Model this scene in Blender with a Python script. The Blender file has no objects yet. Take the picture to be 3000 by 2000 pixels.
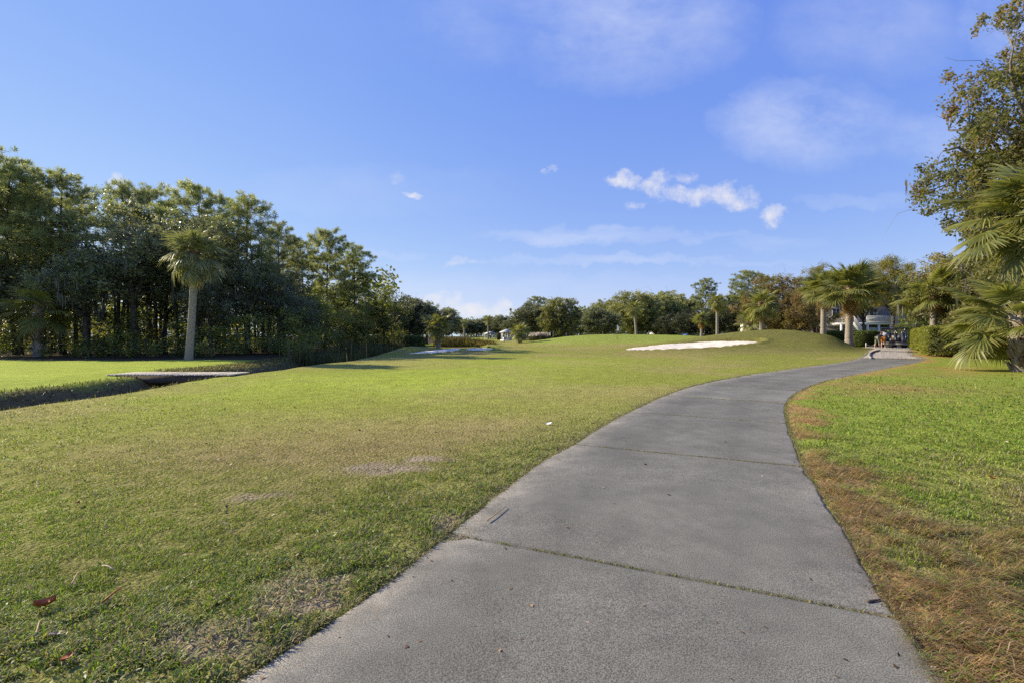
import bpy, bmesh, math, random
import numpy as np
from mathutils import Vector, Matrix

R = math.radians
SC = bpy.context.scene
COL = SC.collection

# ------------------------------------------------------------------ camera
FPX = 1417.0            # focal length in photo pixels (17 mm on a 36 mm frame, 3000 px wide)
EYE = 1.4
cam_d = bpy.data.cameras.new('camera')
cam = bpy.data.objects.new('camera', cam_d)
COL.objects.link(cam)
cam.location = (0, 0, EYE)
cam.rotation_euler = (R(90), 0, 0)
cam_d.sensor_width = 36
cam_d.lens = 36 * FPX / 3000
cam_d.shift_y = -0.005
cam_d.clip_start = 0.05
cam_d.clip_end = 6000
SC.camera = cam

# ------------------------------------------------------------------ light
SUN_EL, SUN_AZ = R(29.5), R(69)     # azimuth measured from +Y towards -X
sun_from = Vector((-math.sin(SUN_AZ) * math.cos(SUN_EL), math.cos(SUN_AZ) * math.cos(SUN_EL), math.sin(SUN_EL)))
sl = bpy.data.lights.new('sun', 'SUN')
sl.energy = 5.0
sl.angle = R(0.53)
sl.color = (1.0, 0.88, 0.66)
so = bpy.data.objects.new('sun', sl)
COL.objects.link(so)
so.rotation_euler = (-sun_from).to_track_quat('-Z', 'Y').to_euler()
so.location = (-40, 20, 40)

SC.view_settings.view_transform = 'Standard'
SC.view_settings.look = 'None'
SC.view_settings.exposure = 0.7
SC.view_settings.gamma = 1.0
SC.view_settings.use_curve_mapping = False
SC.cycles.use_denoising = False
SC.cycles.max_bounces = 6
SC.cycles.diffuse_bounces = 3
SC.cycles.glossy_bounces = 2
SC.cycles.transmission_bounces = 4
SC.cycles.transparent_max_bounces = 4
SC.cycles.caustics_reflective = False
SC.cycles.caustics_refractive = False

SKY_STRENGTH = 0.15
world = bpy.data.worlds.new('World')
SC.world = world
world.use_nodes = True
world.cycles.sampling_method = 'MANUAL'
world.cycles.sample_map_resolution = 256


def build_world():
    nt = world.node_tree
    N, L = nt.nodes, nt.links
    N.clear()
    out = N.new('ShaderNodeOutputWorld')
    bg = N.new('ShaderNodeBackground')
    bg.inputs['Strength'].default_value = SKY_STRENGTH
    L.new(bg.outputs[0], out.inputs['Surface'])
    sky = N.new('ShaderNodeTexSky')
    sky.sky_type = 'NISHITA'
    sky.sun_disc = False
    sky.sun_elevation = SUN_EL
    sky.sun_rotation = -SUN_AZ
    sky.altitude = 0
    sky.air_density = 1.0
    sky.dust_density = 0.0
    sky.ozone_density = 3.0
    tc = N.new('ShaderNodeTexCoord')

    def math_(op, a, b=None, c=None, clamp=False):
        m = N.new('ShaderNodeMath')
        m.operation = op
        m.use_clamp = clamp
        for i, v in enumerate((a, b, c)):
            if v is None:
                continue
            if isinstance(v, (int, float)):
                m.inputs[i].default_value = v
            else:
                L.new(v, m.inputs[i])
        return m.outputs[0]

    ssep = N.new('ShaderNodeSeparateColor')
    L.new(sky.outputs[0], ssep.inputs[0])
    hs = N.new('ShaderNodeCombineColor')
    chan = []
    for i, (g, gain) in enumerate(((.78, .66), (.63, .585), (.18, .635))):     # clear deep autumn blue
        chan.append(math_('MULTIPLY', math_('POWER', math_('MULTIPLY', ssep.outputs[i], 0.1), g), gain / SKY_STRENGTH))
    chan[1] = math_('MINIMUM', chan[1], math_('MULTIPLY', chan[2], .90))
    chan[0] = math_('MINIMUM', chan[0], math_('MULTIPLY', chan[1], .84))
    for i in range(3):
        L.new(chan[i], hs.inputs[i])
    sep = N.new('ShaderNodeSeparateXYZ')
    L.new(tc.outputs['Generated'], sep.inputs[0])
    yy = math_('MAXIMUM', sep.outputs['Y'], 0.02)
    u = math_('DIVIDE', sep.outputs['X'], yy)
    v = math_('DIVIDE', sep.outputs['Z'], yy)
    fwd = math_('GREATER_THAN', sep.outputs['Y'], 0.03)
    cmb = N.new('ShaderNodeCombineXYZ')
    L.new(u, cmb.inputs[0]); L.new(v, cmb.inputs[1])

    def noise(scale, detail, rough, sx=1.0, sy=1.0, off=0.0):
        mp = N.new('ShaderNodeMapping')
        mp.inputs['Scale'].default_value = (sx, sy, 1)
        mp.inputs['Location'].default_value = (off, off * 0.7, off)
        L.new(cmb.outputs[0], mp.inputs[0])
        t = N.new('ShaderNodeTexNoise')
        t.noise_dimensions = '2D'
        t.inputs['Scale'].default_value = scale
        t.inputs['Detail'].default_value = detail
        t.inputs['Roughness'].default_value = rough
        L.new(mp.outputs[0], t.inputs['Vector'])
        return t

    puff = noise(20, 6, 0.66)
    warp = noise(11, 4, 0.62, 1, 1.4, 3.1)
    wsep = N.new('ShaderNodeSeparateColor')
    L.new(warp.outputs['Color'], wsep.inputs[0])
    wu = math_('MULTIPLY_ADD', math_('SUBTRACT', wsep.outputs[0], 0.5), 0.095, u)
    wv = math_('MULTIPLY_ADD', math_('SUBTRACT', wsep.outputs[1], 0.5), 0.06, v)

    wc = N.new('ShaderNodeCombineXYZ')
    L.new(wu, wc.inputs[0]); L.new(wv, wc.inputs[1])

    def lobe(px, py, rx, ry, uu, vv, amp=1.0):
        cu, cv, su, sv = (px - 1500) / FPX, (985 - py) / FPX, FPX / rx, FPX / ry
        m = N.new('ShaderNodeVectorMath'); m.operation = 'MULTIPLY_ADD'
        L.new(wc.outputs[0], m.inputs[0]); m.inputs[1].default_value = (su, sv, 0); m.inputs[2].default_value = (-cu * su, -cv * sv, 0)
        d = N.new('ShaderNodeVectorMath'); d.operation = 'DOT_PRODUCT'
        L.new(m.outputs[0], d.inputs[0]); L.new(m.outputs[0], d.inputs[1])
        return math_('MULTIPLY_ADD', d.outputs['Value'], -amp, amp)

    def union(ls):
        o = math_('MAXIMUM', ls[0], 0.0)
        for q in ls[1:]:
            o = math_('MAXIMUM', o, q)
        return o

    cum = union([lobe(px, py, rx, ry, wu, wv, am) for px, py, rx, ry, am in [
        (1838, 521, 70, 34, 1.0), (1930, 540, 70, 48, 1.0), (2030, 578, 110, 44, 1.0), (2150, 578, 85, 48, .95),
        (2275, 626, 66, 40, 1.0), (1605, 503, 26, 20, .9), (1203, 563, 40, 16, .75), (500, 547, 46, 22, .6),
        (345, 538, 36, 34, .8), (1372, 764, 70, 16, .55), (1140, 522, 40, 22, .35), (1855, 588, 50, 16, .5), (2010, 512, 40, 22, .5),
        (1300, 885, 70, 30, 1.0), (1385, 912, 120, 38, 1.0), (1470, 900, 60, 44, 1.0), (1560, 930, 120, 30, .8), (1225, 905, 110, 30, .9)]])
    pd = math_('MULTIPLY_ADD', math_('SUBTRACT', puff.outputs[0], 0.5), 3.4, math_('MULTIPLY', cum, 1.25))
    cumd = math_('MULTIPLY', math_('MULTIPLY', math_('SUBTRACT', pd, 0.15), 0.58, None, True),
                 math_('MULTIPLY', cum, 1.7, None, True))
    streak = noise(3.2, 4, 0.6, 1.0, 7.0, 1.7)
    stre = union([lobe(px, py, rx, ry, wu, wv, am) for px, py, rx, ry, am in [
        (1700, 690, 330, 30, .85), (1900, 696, 420, 18, .5), (1760, 762, 380, 19, .8), (2150, 768, 200, 14, .5),
        (2500, 592, 200, 24, .45), (2280, 712, 160, 24, .4), (1130, 748, 120, 10, .35), (1450, 835, 700, 40, .4)]])
    strd = math_('MULTIPLY', stre, math_('MULTIPLY_ADD', streak.outputs[0], 1.4, -0.15, True), None, True)
    cir = noise(3.4, 5, 0.66, 1.0, 1.7, 5.0)
    cirl = union([lobe(px, py, rx, ry, wu, wv, am) for px, py, rx, ry, am in [
        (1820, 60, 420, 230, .8), (2370, 360, 300, 150, 1.0), (2750, 400, 300, 90, .6), (2550, 60, 330, 200, .45),
        (2950, 60, 160, 130, .7), (1400, 60, 300, 160, .4), (1100, 560, 500, 90, .25)]])
    cird = math_('MULTIPLY', cirl, math_('MULTIPLY_ADD', cir.outputs[0], 1.8, -0.42, True), None, True)
    # thin high veil everywhere on the dome
    m3 = N.new('ShaderNodeMapping'); m3.inputs['Scale'].default_value = (1.2, 1.2, 4.0)
    L.new(tc.outputs['Generated'], m3.inputs[0])
    t3 = N.new('ShaderNodeTexNoise'); t3.inputs['Scale'].default_value = 2.0; t3.inputs['Detail'].default_value = 3
    L.new(m3.outputs[0], t3.inputs['Vector'])
    veil = math_('MULTIPLY', math_('MULTIPLY_ADD', t3.outputs[0], 1.6, -0.6, True), 0.05)
    thin = math_('ADD', math_('MULTIPLY', math_('ADD', math_('MULTIPLY', strd, 0.75), math_('MULTIPLY', cird, 0.80)), fwd), veil, None, True)
    thick = math_('MULTIPLY', cumd, fwd, None, True)

    def mix(fac, a, b):
        m = N.new('ShaderNodeMix'); m.data_type = 'RGBA'
        L.new(fac, m.inputs['Factor'])
        for nm, val in (('A', a), ('B', b)):
            s = [i for i in m.inputs if i.name == nm and i.type == 'RGBA'][0]
            if isinstance(val, tuple):
                s.default_value = val
            else:
                L.new(val, s)
        return [o for o in m.outputs if o.type == 'RGBA'][0]
    k = 1.0 / SKY_STRENGTH
    c1 = mix(thin, hs.outputs[0], (0.43 * k, 0.475 * k, 0.60 * k, 1))
    c2 = mix(math_('MULTIPLY', thick, 0.93), c1, (0.535 * k, 0.525 * k, 0.55 * k, 1))
    L.new(c2, bg.inputs['Color'])


build_world()

# ------------------------------------------------------------------ numeric helpers
def smooth(a, b, x):
    t = np.clip((np.asarray(x, float) - a) / (b - a), 0, 1)
    return t * t * (3 - 2 * t)


def _hash(ix, iy, seed):
    h = (ix.astype(np.int64) * 374761393 + iy.astype(np.int64) * 668265263 + seed * 974711) & 0xFFFFFFFF
    h = ((h ^ (h >> 13)) * 1274126177) & 0xFFFFFFFF
    return ((h ^ (h >> 16)) & 0xFFFFFF) / float(0xFFFFFF)


def vnoise(x, y, seed=0):
    x = np.asarray(x, float); y = np.asarray(y, float)
    ix, iy = np.floor(x), np.floor(y)
    fx, fy = x - ix, y - iy
    fx = fx * fx * (3 - 2 * fx); fy = fy * fy * (3 - 2 * fy)
    a = _hash(ix, iy, seed); b = _hash(ix + 1, iy, seed)
    c = _hash(ix, iy + 1, seed); d = _hash(ix + 1, iy + 1, seed)
    return (a * (1 - fx) + b * fx) * (1 - fy) + (c * (1 - fx) + d * fx) * fy


def fbm(x, y, seed=0, oct=4):
    s, a, t = 0, 1.0, 0
    for i in range(oct):
        s = s + a * vnoise(x, y, seed + i * 17); t += a
        a *= 0.5; x = np.asarray(x) * 2.03 + 3.1; y = np.asarray(y) * 2.03 - 1.7
    return s / t


def PX(px, Y):
    return (px - 1500.0) / FPX * Y


def PZ(py, Y):
    return EYE + (985.0 - py) / FPX * Y


# ------------------------------------------------------------------ the path in plan
LEFT = [(-3.35, -3.0), (-2.0, 0.1), (-1.45, 1.27), (-1.112, 1.955), (-.985, 2.204), (-.828, 2.502), (-.624, 2.939), (-.453, 3.469), (-.146, 4.22), (.369, 5.51), (.83, 6.35),
        (1.353, 7.459), (2.209, 9.10), (3.7, 11.7), (5.54, 14.27), (8.45, 17.4), (11.92, 20.7), (16.4, 24.6), (20.6, 28.6)]
RIGHT = [(-.7, -4.0), (.75, -.2), (1.35, 1.0), (1.713, 1.955), (1.836, 2.173), (1.93, 2.359), (1.96, 2.52), (2.111, 2.855), (2.302, 3.252), (2.645, 4.057), (3.108, 5.14),
         (3.757, 6.46), (4.568, 8.03), (5.766, 10.17), (7.25, 12.25), (9.95, 15.26), (14.1, 19.1), (18.9, 23.2), (23.2, 26.9)]
GLEFT = [(20.6, 28.6), (23.6, 32.2), (28.2, 38.2), (33.6, 45.0), (36.5, 50), (39, 56), (42, 64)]
GRIGHT = [(23.2, 26.9), (24.7, 29.7), (28.7, 34.9), (36.0, 43.5), (40.0, 48.5), (43, 55), (46, 63)]


def resample(pts, n):
    p = np.array(pts, float)
    # Catmull-Rom
    q = np.vstack([2 * p[0] - p[1], p, 2 * p[-1] - p[-2]])
    dens = []
    for i in range(1, len(q) - 2):
        for t in np.linspace(0, 1, 12, endpoint=False):
            a, b, c, d = q[i - 1], q[i], q[i + 1], q[i + 2]
            dens.append(.5 * (2 * b + (c - a) * t + (2 * a - 5 * b + 4 * c - d) * t * t + (3 * b - a - 3 * c + d) * t ** 3))
    dens.append(p[-1])
    dens = np.array(dens)
    s = np.concatenate([[0], np.cumsum(np.linalg.norm(np.diff(dens, axis=0), axis=1))])
    ss = np.linspace(0, s[-1], n)
    return np.stack([np.interp(ss, s, dens[:, 0]), np.interp(ss, s, dens[:, 1])], 1)


PL = resample(LEFT, 400)
_PRd = resample(RIGHT, 800)
# match every left point with the nearest right point, kept in order
_idx = np.array([np.argmin(((_PRd - p) ** 2).sum(1)) for p in PL])
_idx = np.maximum.accumulate(_idx)
k = np.ones(9) / 9
_ids = np.convolve(np.pad(_idx.astype(float), 4, mode='edge'), k, mode='valid')
PR = np.stack([np.interp(_ids, np.arange(800), _PRd[:, 0]), np.interp(_ids, np.arange(800), _PRd[:, 1])], 1)
GL, GR = resample(GLEFT, 60), resample(GRIGHT, 60)
CEN = np.vstack([(PL + PR)[::8] / 2, (GL + GR)[1::3] / 2])
HW = np.concatenate([np.linalg.norm(PL - PR, axis=1)[::8] / 2, np.linalg.norm(GL - GR, axis=1)[1::3] / 2])
EDGE_L = np.vstack([PL[::8], GL[1::3]])
EDGE_R = np.vstack([PR[::8], GR[1::3]])


def poly_dist(x, y, poly):
    """distance to an open polyline and the side (+ = right of it walking forward)"""
    x = np.asarray(x, float).ravel(); y = np.asarray(y, float).ravel()
    best = np.full(x.shape, 1e9); side = np.zeros(x.shape); par = np.zeros(x.shape)
    for i in range(len(poly) - 1):
        a, b = poly[i], poly[i + 1]
        d = b - a; L2 = (d ** 2).sum() + 1e-12
        t = np.clip(((x - a[0]) * d[0] + (y - a[1]) * d[1]) / L2, 0, 1)
        dx = x - a[0] - t * d[0]; dy = y - a[1] - t * d[1]
        q = dx * dx + dy * dy
        m = q < best
        best[m] = q[m]
        side[m] = np.sign(dx * d[1] - dy * d[0])[m]
        par[m] = (i + t)[m]
    return np.sqrt(best), side, par


def path_sd(x, y):
    """signed distance to the path: negative inside; and side: -1 left lawn, +1 right lawn"""
    shp = np.shape(x)
    dl, sl_, pl = poly_dist(x, y, EDGE_L)
    dr, sr_, pr = poly_dist(x, y, EDGE_R)
    inside = (sl_ > 0) & (sr_ < 0)
    d = np.where(inside, -np.minimum(dl, dr), np.where(sl_ <= 0, dl, dr))
    side = np.where(inside, 0, np.where(sl_ <= 0, -1, 1))
    return d.reshape(shp), side.reshape(shp), pl.reshape(shp)


# ------------------------------------------------------------------ terrain
def ditch_x(y):
    return -11.25 - 0.055 * np.clip(np.asarray(y, float) - 26, 0, 60)


BUNK_A = dict(c=(15.3, 40.6), r=(5.6, 2.6))     # by the mound
BUNK_B = dict(c=(-7.6, 42.5), r=(2.6, 7.5))     # by the creek
BUNK_C = dict(c=(-3.6, 49.5), r=(2.2, 3.0))


def bunk_a_r(x, y):
    u = (x - 15.7) / 5.85; w = (y - 40.8 - 0.55 * np.sin(u * 1.9 + .5)) / (2.1 + .5 * np.cos(u * 2.2))
    return np.sqrt(u * u + w * w) + 0.10 * (fbm(x * .45, y * .45, 5, 2) - .5)


def bunk_b_r(x, y):
    u = (x + 6.9 - 0.16 * (y - 43)) / 1.55; w = (y - 43.5) / 7.0
    return np.sqrt(u * u + w * w) + 0.45 * (fbm(x * .35, y * .35, 8, 3) - .5)


def bunk_c_r(x, y):
    u = (x + 3.2) / 1.4; w = (y - 48.5) / 3.2
    return np.sqrt(u * u + w * w) + 0.4 * (fbm(x * .4, y * .4, 11, 3) - .5)


def terrain_raw(x, y):
    x = np.asarray(x, float); y = np.asarray(y, float)
    z = .25 * smooth(14, 48, y) * smooth(2, 15, x)
    r = np.sqrt(((x - 22) / 24) ** 2 + ((y - 84) / 30) ** 2)
    z = z + (1 - smooth(.35, 1.0, r)) * (.55 + .75 * smooth(68, 98, y))
    z = z + .25 * smooth(50, 90, y) * smooth(-8, 6, x)
    z = z + 1.0 * smooth(110, 230, y) * (1 - smooth(400, 900, y))
    # the mound by the bunker
    dx = (x - 25.6); dy = (y - 47.0)
    m = np.exp(-np.where(dx < 0, (dx / 9.6) ** 2, (dx / 6.6) ** 2) - np.where(dy < 0, (dy / 8.2) ** 2, (dy / 11) ** 2))
    z = z + 1.80 * m
    # gentle rolls
    far = smooth(5, 16, np.hypot(x, y))
    z = z + (fbm(x / 9, y / 9, 2, 3) - .5) * .22 * far * (1 - smooth(120, 300, y))
    z = z + (fbm(x / 1.3, y / 1.3, 3, 2) - .5) * .035
    # low swale bank near the far bunker
    z = z + .35 * np.exp(-((x + 10.2) / 1.3) ** 2 - ((y - 48) / 9) ** 2) + .5 * np.exp(-((x + 2.2) / 1.5) ** 2 - ((y - 54) / 3.5) ** 2)
    # lawn over the creek
    z = z + .10 * smooth(-12.6, -15, x) * (1 - smooth(26, 30, y))
    # ditch
    d = np.abs(x - ditch_x(y) - .25 * (fbm(y / 2.5, y * 0 + 1.3, 21, 3) - .5))
    wid = 1.55 + .5 * smooth(22, 32, y)
    prof = 1 - smooth(.3, 1.0, d / wid)
    z = z - .85 * prof * (1 - smooth(62, 76, y))
    z = z + prof * (1 - prof) * (fbm(x * 2.2, y * 2.2, 31, 4) - .5) * .9
    # far-left ground stays level
    return z


_pc = None


def path_z(par):
    """nominal height of the path along itself"""
    global _pc
    if _pc is None:
        zc = terrain_raw(CEN[:, 0], CEN[:, 1])
        kk = np.ones(9) / 9
        zc = np.convolve(np.pad(zc, 4, mode='edge'), kk, mode='valid')
        zc = np.minimum(zc, .27)
        _pc = zc
    return np.interp(par, np.arange(len(_pc)), _pc)


def terrain(x, y, cut=True):
    x = np.asarray(x, float); y = np.asarray(y, float)
    z = terrain_raw(x, y)
    near = (y > -8) & (y < 70) & (x > -8) & (x < 55)
    if np.any(near):
        xs, ys = x[near], y[near]
        d, side, par = path_sd(xs, ys)
        zp = path_z(par)
        w = 1 - smooth(0.2, 3.2, d)
        zz = z[near] * (1 - w) + zp * w
        zz = zz + .022 * smooth(.02, .14, d) * (1 - smooth(.4, 1.4, d)) * (1 - smooth(24, 30, ys))
        if cut:
            zz = zz - .07 * smooth(-.20, -.34, d) * (par < len(PL[::8]) - 1.2)
        z = z.copy(); z[near] = zz
    # bunkers cut into the ground
    if cut:
        for f, fl in ((bunk_a_r, bunk_a_z), (bunk_b_r, bunk_b_z), (bunk_c_r, bunk_c_z)):
            r = f(x, y)
            m = 1 - smooth(.92, 1.02, r)
            if np.any(m > 0):
                lip = .13 * np.exp(-((r - 1.05) / .06) ** 2)
                z = (z + lip) * (1 - m) + (fl(x, y) - .22) * m
    return z


def bunk_a_z(x, y):
    return .02 + .15 * np.clip(y - 38.6, 0, 9) + .48 * smooth(14.5, 22.5, x) + (fbm(x * 1.4, y * 1.4, 41, 3) - .5) * .12


def bunk_b_z(x, y):
    return -.10 + .0 * x + (fbm(x, y, 42, 3) - .5) * .08 + .02 * (y - 38)


def bunk_c_z(x, y):
    return .02 + .03 * (y - 46) + (fbm(x, y, 43, 3) - .5) * .06


def tz(x, y):
    return float(terrain(np.array([float(x)]), np.array([float(y)]), cut=False)[0])


def tzc(x, y):
    return float(terrain(np.array([float(x)]), np.array([float(y)]))[0])


def P(px, py_or_none, Y):
    x = PX(px, Y)
    return (x, Y, tz(x, Y) if py_or_none is None else PZ(py_or_none, Y))


# ------------------------------------------------------------------ colour of the ground
def lerp3(a, b, t):
    return a + (b - a) * np.asarray(t)[..., None]


C = lambda *v: np.array(v, float)
OLIVE, STRAW, LUSH, LIME = C(.236, .246, .046), C(.310, .248, .098), C(.222, .268, .040), C(.335, .405, .050)
DEAD, DIRT, BANK, ROUGH = C(.365, .220, .088), C(.350, .285, .195), C(.150, .120, .062), C(.146, .142, .038)
GREENC, MULCH = C(.240, .285, .050), C(.130, .092, .065)


def gauss(x, y, cx, cy, rx, ry):
    return np.exp(-((x - cx) / rx) ** 2 - ((y - cy) / ry) ** 2)


def masks(x, y):
    d, side, par = path_sd(x, y)
    n1 = fbm(x / 3.2, y / 3.2, 51, 4); n2 = fbm(x / .8, y / .8, 52, 4); n3 = fbm(x / .22, y / .22, 53, 3)
    dead = np.where(side > 0, 1 - smooth(-.08, .60, d + (n2 - .5) * 1.5 + (n3 - .5) * 1.1 - .18 * (1 - smooth(2, 6, y))), 0)
    dead = np.maximum(dead, np.where(side > 0, .55 * smooth(.56, .72, n1) * (1 - smooth(1.5, 4, d)), 0))
    dirt = np.zeros_like(d)
    for cx, cy, rx, ry, a in [(-1.3, 5.15, .62, .30, 1.25), (-.85, 5.5, .4, .2, 1.1), (-2.05, 4.25, .4, .18, 1.0), (-1.12, 2.6, .28, .32, 1.15), (-1.42, 2.2, .5, .22, 1.2),
                             (-1.75, 2.38, .5, .14, .7), (-1.05, 1.85, .3, .2, .8), (-2.3, 2.05, .3, .12, .7), (-1.5, 2.75, .3, .1, .5), (-.6, 4.0, .2, .14, .5), (-.45, 3.6, .16, .22, 1.0),
                             (5.6, 9.0, .5, .4, .2)]:
        dirt = np.maximum(dirt, a * gauss(x, y, cx, cy, rx, ry))
    dirt = smooth(.45, .7, dirt * .8 + (n2 - .5) * 1.3 + (n3 - .5) * .8 * (dirt > .05)) * (side < 0) * smooth(.04, .25, dirt)
    edge = (1 - smooth(.0, .09, d + (n3 - .5) * .12)) * (side != 0)
    return d, side, n1, n2, n3, dead, dirt, edge


def ground_color(x, y):
    d, side, n1, n2, n3, dead, dirt, edge = masks(x, y)
    c = lerp3(np.broadcast_to(OLIVE, x.shape + (3,)), STRAW, .65 * smooth(.42, .66, n1))
    br = gauss(x, y, -1.2, 7.2, 3.4, 1.6) + .7 * gauss(x, y, -3.2, 5.6, 2.2, 1.0) + .6 * gauss(x, y, 2, 11, 3, 2)
    c = lerp3(c, STRAW, np.clip(br * (.45 + n2), 0, .85))
    lush = gauss(x, y, -4.5, 15, 6, 5) + .6 * gauss(x, y, 0, 26, 7, 7) + .5 * gauss(x, y, -5, 3.5, 2.2, .8) + .35 * gauss(x, y, -3, 2.2, 1.5, .5)
    c = lerp3(c, LIME, np.clip(lush * (.35 + .8 * n2), 0, .75))
    c = lerp3(c, LIME, .85 * smooth(-12.3, -13.2, x))
    nearpath = (1 - smooth(.3, 1.6, d)) * (side < 0) * (1 - smooth(7, 12, y))
    c = lerp3(c, LUSH * .95, .6 * nearpath)
    # rough on the mound and round the bunker
    mo = np.clip(gauss(x, y, 23, 42, 12, 9), 0, 1)
    c = lerp3(c, ROUGH, np.clip(mo * 1.2 * (.5 + n2), 0, .9))
    # greens and far fairway
    r = np.sqrt(((x - 20) / 20) ** 2 + ((y - 80) / 22) ** 2)
    c = lerp3(c, GREENC, (1 - smooth(.7, 1.0, r)) * .9)
    c = lerp3(c, GREENC, .6 * smooth(90, 160, y))
    c = lerp3(c, STRAW * .95, .6 * smooth(.5, .65, n1) * smooth(95, 110, y) * (1 - smooth(125, 140, y)))
    # right lawn
    rl = np.where(side > 0, 1.0, 0.0)
    cr = lerp3(np.broadcast_to(LUSH, x.shape + (3,)), OLIVE, .55 * smooth(.4, .65, n1) + .25 * n2)
    c = lerp3(c, cr, rl)
    c = lerp3(c, DEAD, np.clip(dead, 0, 1) * .92)
    # creek banks
    dd = np.abs(x - ditch_x(y)) / (1.5 + .5 * smooth(22, 32, y))
    bank = (1 - smooth(.78, 1.12, dd + (n2 - .5) * .35)) * (1 - smooth(66, 76, y))
    c = lerp3(c, BANK, bank)
    c = lerp3(c, lerp3(np.broadcast_to(STRAW, x.shape + (3,)), BANK, n2) * .8, (1 - smooth(1.1, 2.1, dd + (n2 - .5) * .5)) * (1 - bank) * (x < -11.3) * smooth(17, 21, y) * (1 - smooth(40, 60, y)))
    # wood floor
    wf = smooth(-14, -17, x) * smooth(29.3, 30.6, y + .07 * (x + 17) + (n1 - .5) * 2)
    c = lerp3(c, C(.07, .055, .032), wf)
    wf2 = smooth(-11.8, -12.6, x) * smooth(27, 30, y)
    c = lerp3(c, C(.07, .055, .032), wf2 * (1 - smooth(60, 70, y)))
    # mulch round the palm on the mound and beds by the right hedges
    mu = np.maximum(gauss(x, y, 32.6, 43.2, 2.6, 1.3), gauss(x, y, 35.0, 42.2, 2.2, .7))
    c = lerp3(c, MULCH, smooth(.35, .55, mu + (n2 - .5) * .4))
    bed = gauss(x, y, 27.4, 29.4, 3.0, 1.5)
    c = lerp3(c, DEAD * C(1, .72, .65), smooth(.35, .6, bed + (n2 - .5) * .3) * (side > 0))
    c = lerp3(c, DIRT, dirt)
    c = lerp3(c, DIRT * .62, edge * .8)
    c = lerp3(c, np.broadcast_to(DIRT * .5, x.shape + (3,)), smooth(-.02, -.06, d) * (side == 0))
    c = c * (0.80 + .40 * n3)[..., None]
    return c


# ------------------------------------------------------------------ object helpers
def raw_mesh(name, V, F, mat=None, tint=None, smooth_=False, col=None):
    """V (n,3); F: list of (m,k) index arrays"""
    me = bpy.data.meshes.new(name)
    V = np.asarray(V, np.float32)
    if not isinstance(F, list):
        F = [F]
    F = [np.asarray(f, np.int32) for f in F if len(f)]
    me.vertices.add(len(V)); me.vertices.foreach_set('co', V.ravel())
    nl = sum(f.size for f in F); npoly = sum(len(f) for f in F)
    me.loops.add(nl); me.polygons.add(npoly)
    me.loops.foreach_set('vertex_index', np.concatenate([f.ravel() for f in F]))
    st, s0 = [], 0
    tot = []
    for f in F:
        k_ = f.shape[1]
        st.append(np.arange(len(f)) * k_ + s0); s0 += f.size
        tot.append(np.full(len(f), k_))
    me.polygons.foreach_set('loop_start', np.concatenate(st).astype(np.int32))
    if smooth_:
        me.polygons.foreach_set('use_smooth', np.ones(npoly, bool))
    if tint is not None:
        a = me.attributes.new('tint', 'FLOAT', 'POINT'); a.data.foreach_set('value', np.asarray(tint, np.float32))
    if col is not None:
        a = me.attributes.new('col', 'FLOAT_COLOR', 'POINT')
        c4 = np.ones((len(V), 4), np.float32); c4[:, :3] = col
        a.data.foreach_set('color', c4.ravel())
    me.update(calc_edges=True)
    if mat:
        me.materials.append(mat)
    return me


def link(name, me, parent=None, loc=(0, 0, 0), rot=(0, 0, 0), scale=(1, 1, 1), kind=None):
    o = bpy.data.objects.new(name, me)
    COL.objects.link(o)
    o.location = loc; o.rotation_euler = rot
    o.scale = scale if hasattr(scale, '__len__') else (scale,) * 3
    if parent:
        o.parent = parent
    if kind:
        o['kind'] = kind
    return o


def thing(name, label, cat, loc=(0, 0, 0), rotz=0, group=None, scale=1):
    o = link(name, None, None, loc, (0, 0, rotz), scale)
    o.empty_display_size = .3
    return tag(o, label, cat, group)


def tag(o, label, cat, group=None):
    o['label'] = label; o['category'] = cat
    if group:
        o['group'] = group
    return o


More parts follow.
